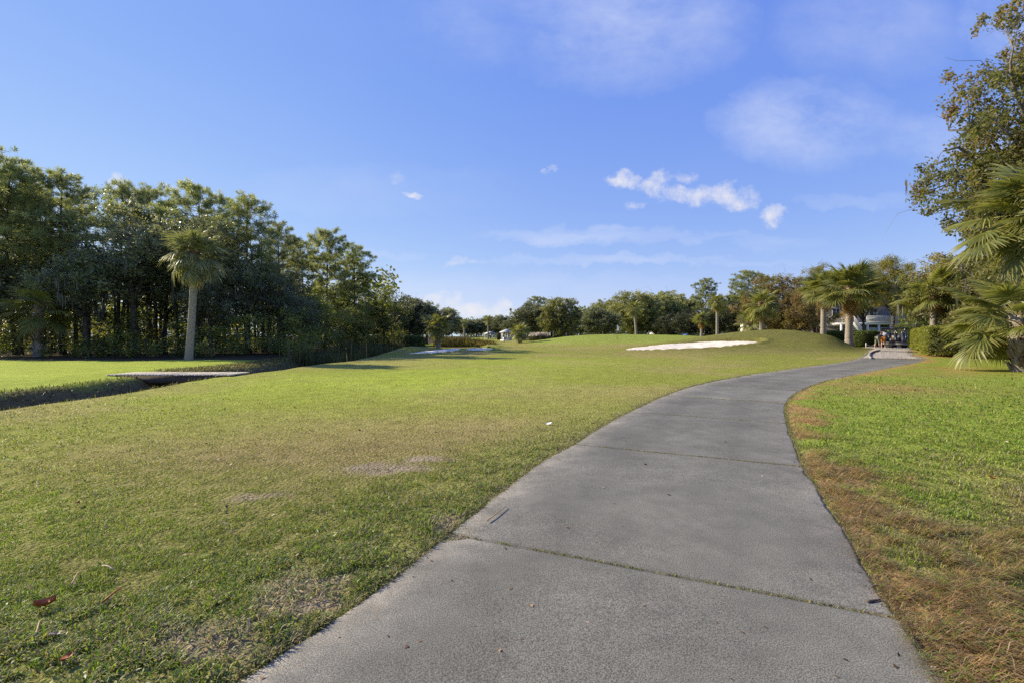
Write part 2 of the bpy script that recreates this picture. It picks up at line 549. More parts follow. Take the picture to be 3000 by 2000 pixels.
class MB:
    """collects shapes for one mesh"""
    def __init__(s):
        s.V = []; s.Q = []; s.T = []; s.n = 0

    def add(s, V, Q=(), T=()):
        V = np.asarray(V, float)
        s.V.append(V)
        if len(Q): s.Q.append(np.asarray(Q) + s.n)
        if len(T): s.T.append(np.asarray(T) + s.n)
        s.n += len(V)

    def box(s, c, d, rz=0, M=None):
        h = np.array(d, float) / 2
        V = np.array([[x, y, z] for x in (-1, 1) for y in (-1, 1) for z in (-1, 1)]) * h
        if rz:
            ca, sa = math.cos(rz), math.sin(rz)
            V = V @ np.array([[ca, sa, 0], [-sa, ca, 0], [0, 0, 1]])
        if M is not None:
            V = V @ np.array(M).T
        s.add(V + np.array(c), [[0, 1, 3, 2], [4, 6, 7, 5], [0, 4, 5, 1], [2, 3, 7, 6], [0, 2, 6, 4], [1, 5, 7, 3]])

    def tube(s, pts, rad, n=6, cap=True):
        pts = np.asarray(pts, float)
        rad = np.broadcast_to(np.asarray(rad, float), (len(pts),))
        T = np.gradient(pts, axis=0); T /= np.linalg.norm(T, axis=1)[:, None] + 1e-9
        ref = np.array([0, 0, 1.0]) if abs(T[0][2]) < .9 else np.array([1.0, 0, 0])
        a = np.linspace(0, 2 * math.pi, n, endpoint=False)
        V = []
        for p, t, r in zip(pts, T, rad):
            u = np.cross(t, ref); u /= np.linalg.norm(u) + 1e-9
            w = np.cross(t, u)
            ref = np.cross(u, t) if False else ref
            V.append(p + r * (np.cos(a)[:, None] * u + np.sin(a)[:, None] * w))
        V = np.vstack(V); m = len(pts)
        Q = [[i * n + j, i * n + (j + 1) % n, (i + 1) * n + (j + 1) % n, (i + 1) * n + j] for i in range(m - 1) for j in range(n)]
        T3 = []
        if cap:
            V = np.vstack([V, pts[0], pts[-1]])
            T3 = [[(j + 1) % n, j, m * n] for j in range(n)] + [[(m - 1) * n + j, (m - 1) * n + (j + 1) % n, m * n + 1] for j in range(n)]
        s.add(V, Q, T3)

    def lathe(s, prof, c=(0, 0, 0), n=12, M=None):
        """prof: list of (r, z)"""
        a = np.linspace(0, 2 * math.pi, n, endpoint=False)
        V = np.vstack([np.stack([r * np.cos(a), r * np.sin(a), np.full(n, z)], 1) for r, z in prof])
        if M is not None:
            V = V @ np.array(M).T
        Q = [[i * n + j, i * n + (j + 1) % n, (i + 1) * n + (j + 1) % n, (i + 1) * n + j] for i in range(len(prof) - 1) for j in range(n)]
        s.add(V + np.array(c), Q)

    def prism(s, poly, y0, y1):
        """poly of (x,z), extruded along y"""
        n = len(poly)
        V = [[p[0], y0, p[1]] for p in poly] + [[p[0], y1, p[1]] for p in poly]
        Q = [[i, (i + 1) % n, n + (i + 1) % n, n + i] for i in range(n)]
        T = [[0, i + 1, i] for i in range(1, n - 1)] + [[n, n + i, n + i + 1] for i in range(1, n - 1)]
        s.add(V, Q, T)

    def mesh(s, name, mat, smooth_=False):
        F = []
        if s.Q: F.append(np.vstack(s.Q))
        if s.T: F.append(np.vstack(s.T))
        return raw_mesh(name, np.vstack(s.V), F, mat, smooth_=smooth_)

    def build(s, name, mat, parent=None, loc=(0, 0, 0), rot=(0, 0, 0), smooth_=False, kind=None, scale=1):
        return link(name, s.mesh(name, mat, smooth_), parent, loc, rot, scale, kind)


# ------------------------------------------------------------------ materials
def mat_new(name):
    m = bpy.data.materials.new(name); m.use_nodes = True
    nt = m.node_tree
    return m, nt, nt.nodes, nt.links, nt.nodes['Principled BSDF'], nt.nodes['Material Output']


def mat_plain(name, col, rough=.7, spec=.4, metal=0, noise=0.15, scale=6.0, bump=0.0, bscale=30.0):
    m, nt, N, L, B, O = mat_new(name)
    B.inputs['Roughness'].default_value = rough
    B.inputs['Specular IOR Level'].default_value = spec
    B.inputs['Metallic'].default_value = metal
    tc = N.new('ShaderNodeTexCoord')
    t = N.new('ShaderNodeTexNoise'); t.inputs['Scale'].default_value = scale; t.inputs['Detail'].default_value = 6
    L.new(tc.outputs['Object'], t.inputs['Vector'])
    r = N.new('ShaderNodeValToRGB')
    a = [max(0, c * (1 - noise)) for c in col]; b = [c * (1 + noise) for c in col]
    r.color_ramp.elements[0].position = .3; r.color_ramp.elements[1].position = .7
    r.color_ramp.elements[0].color = (*a, 1); r.color_ramp.elements[1].color = (*b, 1)
    L.new(t.outputs[0], r.inputs[0]); L.new(r.outputs[0], B.inputs['Base Color'])
    if bump:
        t2 = N.new('ShaderNodeTexNoise'); t2.inputs['Scale'].default_value = bscale; t2.inputs['Detail'].default_value = 5
        L.new(tc.outputs['Object'], t2.inputs['Vector'])
        bp = N.new('ShaderNodeBump'); bp.inputs['Strength'].default_value = bump; bp.inputs['Distance'].default_value = .02
        L.new(t2.outputs[0], bp.inputs['Height']); L.new(bp.outputs[0], B.inputs['Normal'])
    return m


def mat_leaf(name, cols, rough=.45, spec=.35, trans=.35, tcol=(1.25, 1.3, .55), objvar=.18):
    """cols: list of (pos, rgb) read through the 'tint' attribute of each leaf"""
    m, nt, N, L, B, O = mat_new(name)
    at = N.new('ShaderNodeAttribute'); at.attribute_name = 'tint'
    r = N.new('ShaderNodeValToRGB')
    while len(r.color_ramp.elements) < len(cols):
        r.color_ramp.elements.new(.5)
    for e, (p, c) in zip(r.color_ramp.elements, cols):
        e.position = p; e.color = (*c, 1)
    L.new(at.outputs['Fac'], r.inputs[0])
    oi = N.new('ShaderNodeObjectInfo')
    mr = N.new('ShaderNodeMapRange')
    mr.inputs['To Min'].default_value = 1 - objvar; mr.inputs['To Max'].default_value = 1 + objvar
    L.new(oi.outputs['Random'], mr.inputs['Value'])
    hs = N.new('ShaderNodeHueSaturation')
    L.new(r.outputs[0], hs.inputs['Color']); L.new(mr.outputs[0], hs.inputs['Value'])
    L.new(hs.outputs[0], B.inputs['Base Color'])
    B.inputs['Roughness'].default_value = rough
    B.inputs['Specular IOR Level'].default_value = spec
    tb = N.new('ShaderNodeBsdfTranslucent')
    mx = N.new('ShaderNodeMix'); mx.data_type = 'RGBA'; mx.blend_type = 'MULTIPLY'
    mx.inputs[0].default_value = 1.0
    L.new(hs.outputs[0], mx.inputs[6]); mx.inputs[7].default_value = (*tcol, 1)
    L.new(mx.outputs[2], tb.inputs['Color'])
    ms = N.new('ShaderNodeMixShader'); ms.inputs[0].default_value = trans
    L.new(B.outputs[0], ms.inputs[1]); L.new(tb.outputs[0], ms.inputs[2]); L.new(ms.outputs[0], O.inputs['Surface'])
    return m


def mat_attrcol(name, rough=.9, spec=.2, detail=((140, .5), (900, .35)), bump=.6, bscale=260, trans=0.0, bdist=.012):
    m, nt, N, L, B, O = mat_new(name)
    at = N.new('ShaderNodeAttribute'); at.attribute_name = 'col'
    col = at.outputs['Color']
    tc = N.new('ShaderNodeTexCoord')
    for sc_, amt in detail:
        t = N.new('ShaderNodeTexNoise'); t.inputs['Scale'].default_value = sc_; t.inputs['Detail'].default_value = 4
        t.inputs['Roughness'].default_value = .65
        L.new(tc.outputs['Object'], t.inputs['Vector'])
        mr = N.new('ShaderNodeMapRange'); mr.inputs['From Min'].default_value = .3; mr.inputs['From Max'].default_value = .7
        mr.inputs['To Min'].default_value = 1 - amt; mr.inputs['To Max'].default_value = 1 + amt
        L.new(t.outputs[0], mr.inputs['Value'])
        vm = N.new('ShaderNodeVectorMath'); vm.operation = 'SCALE'
        L.new(col, vm.inputs[0]); L.new(mr.outputs[0], vm.inputs['Scale'])
        col = vm.outputs[0]
    L.new(col, B.inputs['Base Color'])
    B.inputs['Roughness'].default_value = rough; B.inputs['Specular IOR Level'].default_value = spec
    if bump:
        t2 = N.new('ShaderNodeTexNoise'); t2.inputs['Scale'].default_value = bscale; t2.inputs['Detail'].default_value = 3
        L.new(tc.outputs['Object'], t2.inputs['Vector'])
        bp = N.new('ShaderNodeBump'); bp.inputs['Strength'].default_value = bump; bp.inputs['Distance'].default_value = bdist
        L.new(t2.outputs[0], bp.inputs['Height']); L.new(bp.outputs[0], B.inputs['Normal'])
    if trans:
        tb = N.new('ShaderNodeBsdfTranslucent')
        vm = N.new('ShaderNodeVectorMath'); vm.operation = 'MULTIPLY'
        L.new(col, vm.inputs[0]); vm.inputs[1].default_value = (1.3, 1.35, .7)
        L.new(vm.outputs[0], tb.inputs['Color'])
        ms = N.new('ShaderNodeMixShader'); ms.inputs[0].default_value = trans
        L.new(B.outputs[0], ms.inputs[1]); L.new(tb.outputs[0], ms.inputs[2]); L.new(ms.outputs[0], O.inputs['Surface'])
    return m


def mat_concrete():
    m, nt, N, L, B, O = mat_new('concrete')
    tc = N.new('ShaderNodeTexCoord')

    def nz(scale, det, rough=.6, sc3=(1, 1, 1)):
        mp = N.new('ShaderNodeMapping'); mp.inputs['Scale'].default_value = sc3
        L.new(tc.outputs['Object'], mp.inputs[0])
        t = N.new('ShaderNodeTexNoise'); t.inputs['Scale'].default_value = scale; t.inputs['Detail'].default_value = det
        t.inputs['Roughness'].default_value = rough
        L.new(mp.outputs[0], t.inputs['Vector'])
        return t.outputs[0]

    def rng(v, a, b, c, d):
        mr = N.new('ShaderNodeMapRange')
        mr.inputs['From Min'].default_value = a; mr.inputs['From Max'].default_value = b
        mr.inputs['To Min'].default_value = c; mr.inputs['To Max'].default_value = d
        L.new(v, mr.inputs['Value'])
        return mr.outputs[0]

    def mul(a, b):
        q = N.new('ShaderNodeMath'); q.operation = 'MULTIPLY'
        L.new(a, q.inputs[0]); L.new(b, q.inputs[1])
        return q.outputs[0]
    f = mul(mul(rng(nz(1.1, 7, .62), .32, .68, .78, 1.2), rng(nz(150, 3, .7), .36, .64, .36, 1.64)), rng(nz(4, 7, .7), .3, .7, .84, 1.16))
    f = mul(f, rng(nz(480, 2, .7), .35, .65, .72, 1.28))
    at = N.new('ShaderNodeAttribute'); at.attribute_name = 'tint'      # 1 on the worn pale margins
    mixc = N.new('ShaderNodeMix'); mixc.data_type = 'RGBA'
    mixc.inputs[6].default_value = (.166, .158, .126, 1); mixc.inputs[7].default_value = (.275, .247, .192, 1)
    L.new(mul(at.outputs['Fac'], rng(nz(5, 6, .7), .35, .62, .05, 1.0)), mixc.inputs[0])
    oi = N.new('ShaderNodeObjectInfo')
    f = mul(f, rng(oi.outputs['Random'], 0, 1, .92, 1.08))
    tk = N.new('ShaderNodeAttribute'); tk.attribute_name = 'col'        # where cart tyres run
    f = mul(f, rng(mul(tk.outputs['Fac'], rng(nz(2.2, 5, .65), .3, .6, .3, 1.0)), 0, 1, 1.0, .82))
    vm = N.new('ShaderNodeVectorMath'); vm.operation = 'SCALE'
    L.new(mixc.outputs[2], vm.inputs[0]); L.new(f, vm.inputs['Scale'])
    # lichen orange flecks near the margins
    mx = N.new('ShaderNodeMix'); mx.data_type = 'RGBA'
    L.new(mul(at.outputs['Fac'], rng(nz(11, 6, .75), .60, .70, 0.0, .6)), mx.inputs[0])
    L.new(vm.outputs[0], mx.inputs[6]); mx.inputs[7].default_value = (.33, .20, .075, 1)
    L.new(mx.outputs[2], B.inputs['Base Color'])
    B.inputs['Roughness'].default_value = .88; B.inputs['Specular IOR Level'].default_value = .3
    bp = N.new('ShaderNodeBump'); bp.inputs['Strength'].default_value = .75; bp.inputs['Distance'].default_value = .004
    L.new(nz(150, 4, .7), bp.inputs['Height']); L.new(bp.outputs[0], B.inputs['Normal'])
    return m


def mat_bark(name, c1, c2, zs=.35, scale=9, bump=.8):
    m, nt, N, L, B, O = mat_new(name)
    tc = N.new('ShaderNodeTexCoord'); mp = N.new('ShaderNodeMapping'); mp.inputs['Scale'].default_value = (1, 1, zs)
    L.new(tc.outputs['Object'], mp.inputs[0])
    t = N.new('ShaderNodeTexNoise'); t.inputs['Scale'].default_value = scale; t.inputs['Detail'].default_value = 6; t.inputs['Roughness'].default_value = .65
    L.new(mp.outputs[0], t.inputs['Vector'])
    r = N.new('ShaderNodeValToRGB'); r.color_ramp.elements[0].position = .35; r.color_ramp.elements[1].position = .68
    r.color_ramp.elements[0].color = (*c1, 1); r.color_ramp.elements[1].color = (*c2, 1)
    L.new(t.outputs[0], r.inputs[0]); L.new(r.outputs[0], B.inputs['Base Color'])
    B.inputs['Roughness'].default_value = .9; B.inputs['Specular IOR Level'].default_value = .2
    bp = N.new('ShaderNodeBump'); bp.inputs['Strength'].default_value = bump; bp.inputs['Distance'].default_value = .03
    L.new(t.outputs[0], bp.inputs['Height']); L.new(bp.outputs[0], B.inputs['Normal'])
    return m


M = {}
M['ground'] = mat_attrcol('turf', spec=.04, bump=1.0, bscale=28, detail=((3.5, .14), (13, .20), (60, .34), (260, .32)), bdist=.04)
M['grass'] = mat_attrcol('grass_blade', rough=.5, spec=.22, detail=(), bump=0, trans=.38)
M['concrete'] = mat_concrete()
M['sand'] = mat_plain('sand', (.74, .66, .53), .95, .05, noise=.10, scale=1.6, bump=1.0, bscale=6)
M['gravel'] = mat_plain('gravel', (.40, .35, .28), .95, .05, noise=.35, scale=14, bump=1.0, bscale=26)
M['pine_bark'] = mat_bark('pine_bark', (.035, .026, .022), (.12, .085, .068))
M['oak_bark'] = mat_bark('oak_bark', (.04, .034, .03), (.13, .115, .10), .5)
M['gum_bark'] = mat_bark('gum_bark', (.10, .09, .075), (.27, .24, .21), .5)
M['palm_bark'] = mat_bark('palm_bark', (.17, .145, .115), (.42, .36, .285), 1.6, 12, .9)
M['boot'] = mat_bark('palm_boot', (.10, .062, .036), (.30, .20, .12), .7, 10, .7)
M['needle'] = mat_leaf('pine_needle', [(0, (.15, .18, .085)), (.5, (.28, .31, .14)), (1, (.48, .47, .25))], .5, .3, .5, (1.15, 1.15, .62))
M['oak'] = mat_leaf('oak_leaf', [(0, (.095, .115, .068)), (.5, (.195, .215, .115)), (.85, (.32, .32, .20)), (1, (.46, .44, .32))], .42, .45, .40, (1.15, 1.15, .65))
M['bright'] = mat_leaf('bright_leaf', [(0, (.12, .15, .045)), (.6, (.24, .27, .08)), (1, (.40, .38, .14))], .5, .35, .45)
M['round'] = mat_leaf('round_leaf', [(0, (.14, .16, .065)), (.55, (.30, .315, .125)), (1, (.46, .43, .22))], .55, .25, .45, (1.15, 1.12, .6))
M['magnolia'] = mat_leaf('magnolia_leaf', [(0, (.045, .055, .028)), (.6, (.095, .105, .048)), (1, (.22, .21, .12))], .42, .4, .25)
M['cypress'] = mat_leaf('cypress_leaf', [(0, (.12, .14, .03)), (.45, (.26, .26, .05)), (.75, (.38, .28, .065)), (1, (.46, .27, .09))], .55, .2, .48, (1.2, 1.1, .5))
M['vine'] = mat_leaf('vine_leaf', [(0, (.10, .10, .035)), (.4, (.24, .21, .075)), (.75, (.32, .23, .12)), (1, (.40, .29, .17))], .6, .2, .42, (1.2, 1.05, .6))
M['gum'] = mat_leaf('gum_leaf', [(0, (.11, .135, .045)), (.45, (.235, .25, .085)), (.75, (.32, .27, .13)), (1, (.40, .25, .15))], .5, .3, .48, (1.2, 1.12, .55))
M['shrub'] = mat_leaf('shrub_leaf', [(0, (.06, .085, .018)), (.6, (.14, .19, .035)), (1, (.27, .30, .07))], .45, .4, .4)
M['hedge_y'] = mat_leaf('hedge_leaf', [(0, (.12, .14, .025)), (.6, (.30, .31, .045)), (1, (.48, .42, .08))], .45, .35, .42)
M['under'] = mat_leaf('undergrowth_leaf', [(0, (.075, .09, .035)), (.5, (.18, .19, .055)), (.85, (.36, .35, .09)), (1, (.46, .40, .12))], .5, .3, .5)
M['frond'] = mat_leaf('palm_leaf', [(0, (.12, .145, .045)), (.5, (.215, .235, .070)), (.85, (.34, .32, .11)), (1, (.50, .38, .15))], .42, .4, .42, (1.2, 1.15, .55))
M['frond_grey'] = mat_leaf('palm_leaf_grey', [(0, (.12, .14, .065)), (.5, (.225, .24, .12)), (.85, (.34, .335, .18)), (1, (.46, .40, .24))], .42, .4, .38, (1.1, 1.1, .65))
M['frond_old'] = mat_leaf('palm_leaf_dry', [(0, (.20, .13, .05)), (.5, (.34, .22, .06)), (1, (.42, .30, .14))], .6, .3, .35, (1.2, 1.0, .6))
M['moss'] = mat_leaf('hanging_moss', [(0, (.085, .085, .07)), (1, (.19, .185, .155))], .8, .1, .25, (1, 1, .9))
M['reed'] = mat_leaf('reed_leaf', [(0, (.05, .06, .022)), (.5, (.115, .115, .04)), (1, (.25, .20, .10))], .55, .3, .35)
M['pampas'] = mat_leaf('plume', [(0, (.45, .38, .28)), (1, (.75, .68, .58))], .8, .1, .4, (1, 1, 1))
M['golden'] = mat_leaf('golden_marsh', [(0, (.10, .12, .02)), (.5, (.24, .21, .04)), (1, (.34, .20, .07))], .6, .2, .4, (1.2, 1.1, .5))
M['bed_litter'] = mat_plain('leaf_litter', (.16, .10, .055), .95, .1, noise=.4, scale=30)
M['wood'] = mat_plain('weathered_wood', (.50, .44, .34), .85, .2, noise=.25, scale=7, bump=.4, bscale=25)
M['wood_dark'] = mat_plain('dark_wood', (.10, .08, .062), .9, .2, noise=.3, scale=8, bump=.4, bscale=25)
M['white'] = mat_plain('white_paint', (.74, .72, .68), .55, .4, noise=.04, scale=3)
M['grey_wall'] = mat_plain('grey_siding', (.20, .19, .19), .8, .3, noise=.08, scale=3)
M['dark_wall'] = mat_plain('brown_siding', (.075, .065, .055), .8, .3, noise=.1, scale=3)
M['roof'] = mat_plain('shingle', (.16, .15, .145), .9, .2, noise=.15, scale=20)
M['pale_roof'] = mat_plain('metal_roof', (.55, .54, .52), .6, .3, noise=.06, scale=4)
M['glass'] = mat_plain('window_glass', (.02, .025, .03), .08, .8, noise=.05)
M['black'] = mat_plain('black_plastic', (.014, .015, .018), .4, .5, noise=.1)
M['navy'] = mat_plain('dark_blue_bag', (.025, .032, .06), .6, .4, noise=.15)
M['tyre'] = mat_plain('rubber', (.012, .012, .012), .8, .3, noise=.1)
M['metal'] = mat_plain('steel', (.5, .5, .5), .3, .5, 1.0, noise=.05)
M['grey_plastic'] = mat_plain('grey_plastic', (.22, .22, .23), .5, .4, noise=.05)
M['skin'] = mat_plain('skin', (.50, .29, .19), .5, .4, noise=.05)
M['khaki'] = mat_plain('khaki_cloth', (.20, .20, .145), .9, .1, noise=.1)
M['dark_cloth'] = mat_plain('dark_cloth', (.04, .035, .04), .9, .1, noise=.1)
M['orange_cloth'] = mat_plain('orange_brown_cloth', (.34, .14, .025), .9, .1, noise=.1)
M['blue_cloth'] = mat_plain('pale_blue_cloth', (.42, .47, .58), .9, .1, noise=.05)
M['bright_blue'] = mat_plain('blue_cloth', (.08, .17, .42), .9, .1, noise=.05)
M['hair'] = mat_plain('hair', (.14, .06, .03), .6, .3, noise=.2)
M['rope'] = mat_plain('rope', (.5, .47, .42), .9, .1, noise=.1)
M['stone'] = mat_plain('stone', (.30, .28, .25), .9, .2, noise=.2, scale=5, bump=.4)
M['water'] = mat_plain('creek_water', (.012, .014, .010), .06, .6, noise=.2)
M['litter_leaf'] = mat_plain('dry_leaf', (.34, .10, .028), .6, .3, noise=.3, scale=40)
M['tan_leaf'] = mat_plain('tan_leaf', (.42, .33, .22), .7, .2, noise=.2, scale=40)
M['straw'] = mat_plain('straw', (.42, .30, .16), .8, .2, noise=.2, scale=40)
M['car_blue'] = mat_plain('dark_car_paint', (.03, .04, .07), .25, .6, noise=.05)
M['cloth_flag'] = mat_plain('flag_cloth', (.8, .8, .8), .8, .2, noise=.03)

# ================================================================== SETTING
def grid_axis(lo, hi, fine_lo, fine_hi, step, grow=1.07):
    a = list(np.arange(fine_lo, fine_hi, step))
    s, v = step, a[-1]
    while v < hi:
        s *= grow; v += s; a.append(v)
    s, v = step, a[0]
    pre = []
    while v > lo:
        s *= grow; v -= s; pre.append(v)
    return np.array(pre[::-1] + a)


def merge_axis(*axs):
    """several fine bands joined into one axis"""
    v = np.unique(np.concatenate(axs))
    keep = [v[0]]
    for q in v[1:]:
        if q - keep[-1] > .05:
            keep.append(q)
    return np.array(keep)


def build_ground():
    gx = grid_axis(-2500, 2500, -5.2, 5.2, .135, 1.05)
    gx = merge_axis(gx, np.arange(-15.5, -9, .24), np.arange(8.5, 23.5, .26), np.arange(23.5, 38, .42))
    gy = grid_axis(-60, 4000, -.5, 7.5, .13, 1.045)
    gy = merge_axis(gy, np.arange(8, 31, .33), np.arange(34, 54, .26))
    X, Y = np.meshgrid(gx, gy)
    x, y = X.ravel(), Y.ravel()
    z = terrain(x, y)
    col = ground_color(x, y)
    d_, side_, _ = path_sd(x, y)
    near_ = (1 - smooth(3.5, 9.5, np.hypot(x, y))) * (x > -9.9) * (side_ != 0)
    col = lerp3(col, lerp3(np.broadcast_to(C(.15, .115, .060), col.shape), col, .35), near_ * .85)      # thatch under the blades
    nx, ny = len(gx), len(gy)
    i = (np.arange(ny - 1)[:, None] * nx + np.arange(nx - 1)[None]).ravel()
    F = np.stack([i, i + 1, i + nx + 1, i + nx], 1)
    print('ground', nx, ny)
    link('ground', raw_mesh('ground', np.stack([x, y, z], 1), F, M['ground'], smooth_=True, col=col), kind='structure')


build_ground()

# ---- concrete path: one slab after another, joints between them
path = link('path', None, kind='structure')
JL = [(-2.9, -2.0), (-1.72, .68), (-.47, 3.42), (.83, 6.33), (2.2, 9.08), (3.75, 11.75), (5.6, 14.3), (7.75, 16.75), (10.2, 19.2), (12.9, 21.5), (15.4, 23.7), (18.0, 26.1), (20.6, 28.6)]


def build_slabs():
    ks = [int(np.argmin(((PL - np.array(j)) ** 2).sum(1))) for j in JL]
    rng = np.random.default_rng(5)
    for n, (a, b) in enumerate(zip(ks[:-1], ks[1:])):
        m = max(14, int((b - a) * 2.0)) if n < 5 else 14
        t = np.linspace(a, b, m)
        l = np.stack([np.interp(t, np.arange(400), PL[:, i]) for i in (0, 1)], 1)
        r = np.stack([np.interp(t, np.arange(400), PR[:, i]) for i in (0, 1)], 1)
        # gap at the joints
        gap = .014 if n < 7 else .006
        dirn = (l[-1] + r[-1] - l[0] - r[0]); dirn /= np.linalg.norm(dirn)
        l[0] += dirn * gap; r[0] += dirn * gap; l[-1] -= dirn * gap; r[-1] -= dirn * gap
        # ragged margins
        e = r - l; e /= np.linalg.norm(e, axis=1)[:, None]
        jit = lambda s: (vnoise(t * .4, t * 0 + s, 70 + n) - .5) * .04 + (vnoise(t * 1.9, t * 0 + s, 71 + n) - .5) * .024
        l = l + e * jit(0.3)[:, None]; r = r + e * jit(5.3)[:, None]
        if n == 1:      # near slab bulges on the right and has lost its left corner
            q = smooth(m * .45, m - 1, np.arange(m))
            r = r + e * (.10 * q)[:, None]
            c = smooth(m - 4.5, m - 1, np.arange(m))
            l = l + e * (.16 * c)[:, None]
        nu = 18
        fr = np.concatenate([[0], np.linspace(.012, .988, nu - 2), [1]])
        V = l[:, None] * (1 - fr)[None, :, None] + r[:, None] * fr[None, :, None]
        x, y = V[..., 0].ravel(), V[..., 1].ravel()
        _, _, par = path_sd(x, y)
        z = path_z(par) + .008 + (rng.random() - .5) * .004
        F_ = np.broadcast_to(fr[None], (m, nu)).ravel(); S_ = np.broadcast_to(np.linspace(0, 1, m)[:, None], (m, nu)).ravel()
        ends = np.minimum(F_, 1 - F_) * np.linalg.norm(e[0]) * 2.5
        z = z - .008 * ((F_ == 0) | (F_ == 1)) - .004 * ((S_ == 0) | (S_ == 1))
        z = z + (fbm(x * 1.2, y * 1.2, 77, 3) - .5) * .008
        tint = np.exp(-(ends / .14) ** 2) + .55 * np.exp(-((np.abs(F_ - .06)) / .05) ** 2) * 1.0
        top = np.stack([x, y, z], 1)
        i = (np.arange(m - 1)[:, None] * nu + np.arange(nu - 1)[None]).ravel()
        F = [np.stack([i, i + 1, i + nu + 1, i + nu], 1)]
        # skirt
        ring = np.concatenate([np.arange(nu), np.arange(1, m) * nu + nu - 1, np.arange(nu - 2, -1, -1) + (m - 1) * nu, np.arange(m - 2, 0, -1) * nu])
        low = top[ring].copy(); low[:, 2] -= .1
        b0 = len(top); nr = len(ring)
        F.append(np.stack([ring[np.arange(nr)], b0 + np.arange(nr), b0 + (np.arange(nr) + 1) % nr, ring[(np.arange(nr) + 1) % nr]], 1))
        V2 = np.vstack([top, low]); tt = np.concatenate([tint, np.ones(nr)])
        trk = np.exp(-((F_ - .27) / .085) ** 2) + np.exp(-((F_ - .70) / .085) ** 2)
        trk = np.repeat(np.concatenate([trk, np.zeros(nr)])[:, None], 3, axis=1)
        link('concrete_slab', raw_mesh('concrete_slab', V2, F, M['concrete'], tint=np.clip(tt, 0, 1), smooth_=False, col=trk), path)


build_slabs()


def build_gravel():
    m, nu = 60, 14
    fr = np.linspace(-.02, 1.02, nu)
    V = GL[:, None] * (1 - fr)[None, :, None] + GR[:, None] * fr[None, :, None]
    wob = (fbm(V[..., 0] * .8, V[..., 1] * .8, 81, 3) - .5)
    V[:, 0] += wob[:, :1] * 1.0; V[:, -1] += wob[:, -1:] * 1.4
    x, y = V[..., 0].ravel(), V[..., 1].ravel()
    _, _, par = path_sd(x, y)
    z = path_z(par) + .030 + (fbm(x * 1.6, y * 1.6, 82, 3) - .5) * .035
    F_ = np.broadcast_to(fr[None], (m, nu)).ravel()
    z = z - .11 * (smooth(.06, -.02, F_) + smooth(.94, 1.02, F_))
    z[:nu] = path_z(par[:nu]) - .01
    i = (np.arange(m - 1)[:, None] * nu + np.arange(nu - 1)[None]).ravel()
    F = np.stack([i, i + 1, i + nu + 1, i + nu], 1)
    link('gravel_drive', raw_mesh('gravel_drive', np.stack([x, y, z], 1), F, M['gravel'], smooth_=True), kind='structure')
    # loose stones on it
    rng = np.random.default_rng(9)
    mb = MB()
    for _ in range(1500):
        t = rng.random() ** 1.6 * 40; f = rng.random()
        f = .5 + (f - .5) * (.35 if rng.random() < .45 else 1.08)
        a, b = [np.array([np.interp(t, np.arange(60), Q[:, i]) for i in (0, 1)]) for Q in (GL, GR)]
        p = a * (1 - f) + b * f
        _, _, pr = path_sd(np.array([p[0]]), np.array([p[1]]))
        s = .02 + .035 * rng.random() ** 2
        V = np.array([[1, 0, 0], [0, 1, 0], [-1, 0, 0], [0, -1, 0], [0, 0, .8]]) * s * (.7 + .6 * rng.random((5, 1)))
        mb.add(V + np.array([p[0], p[1], float(path_z(pr)[0]) + .03]), T=[[0, 1, 4], [1, 2, 4], [2, 3, 4], [3, 0, 4]])
    mb.build('gravel_stones', M['stone'], kind='stuff')


build_gravel()


def build_sand(name, rf, zf, x0, x1, y0, y1, step, label):
    gx, gy = np.arange(x0, x1, step), np.arange(y0, y1, step)
    X, Y = np.meshgrid(gx, gy); x, y = X.ravel(), Y.ravel()
    z = zf(x, y); r = rf(x, y)
    z = z - 1.2 * smooth(1.04, 1.25, r)
    nx, ny = len(gx), len(gy)
    i = (np.arange(ny - 1)[:, None] * nx + np.arange(nx - 1)[None]).ravel()
    F = np.stack([i, i + 1, i + nx + 1, i + nx], 1)
    F = F[np.all(r[F] < 1.12, axis=1)]
    o = link(name, raw_mesh(name, np.stack([x, y, z], 1), F, M['sand'], smooth_=True), kind='structure')
    o['label'] = label
    return o


build_sand('sand_bunker', bunk_a_r, bunk_a_z, 8.5, 23.5, 37, 46, .16, 'white sand bunker cut into the foot of the grassy mound')
build_sand('sand_bunker', bunk_b_r, bunk_b_z, -11, -2.5, 33, 54, .16, 'long pale sand bunker beside the creek')
build_sand('sand_bunker', bunk_c_r, bunk_c_z, -6, 0, 43, 54, .16, 'small sand bunker at the far end of the creek bunker')


def build_water():
    ys = np.linspace(-20, 75, 96)
    xc = ditch_x(ys)
    V = np.vstack([np.stack([xc - .9, ys, ys * 0 - .74], 1), np.stack([xc + .9, ys, ys * 0 - .74], 1)])
    n = len(ys); i = np.arange(n - 1)
    link('creek_water', raw_mesh('creek_water', V, np.stack([i, i + n, i + n + 1, i + 1], 1), M['water']), kind='structure')


build_water()


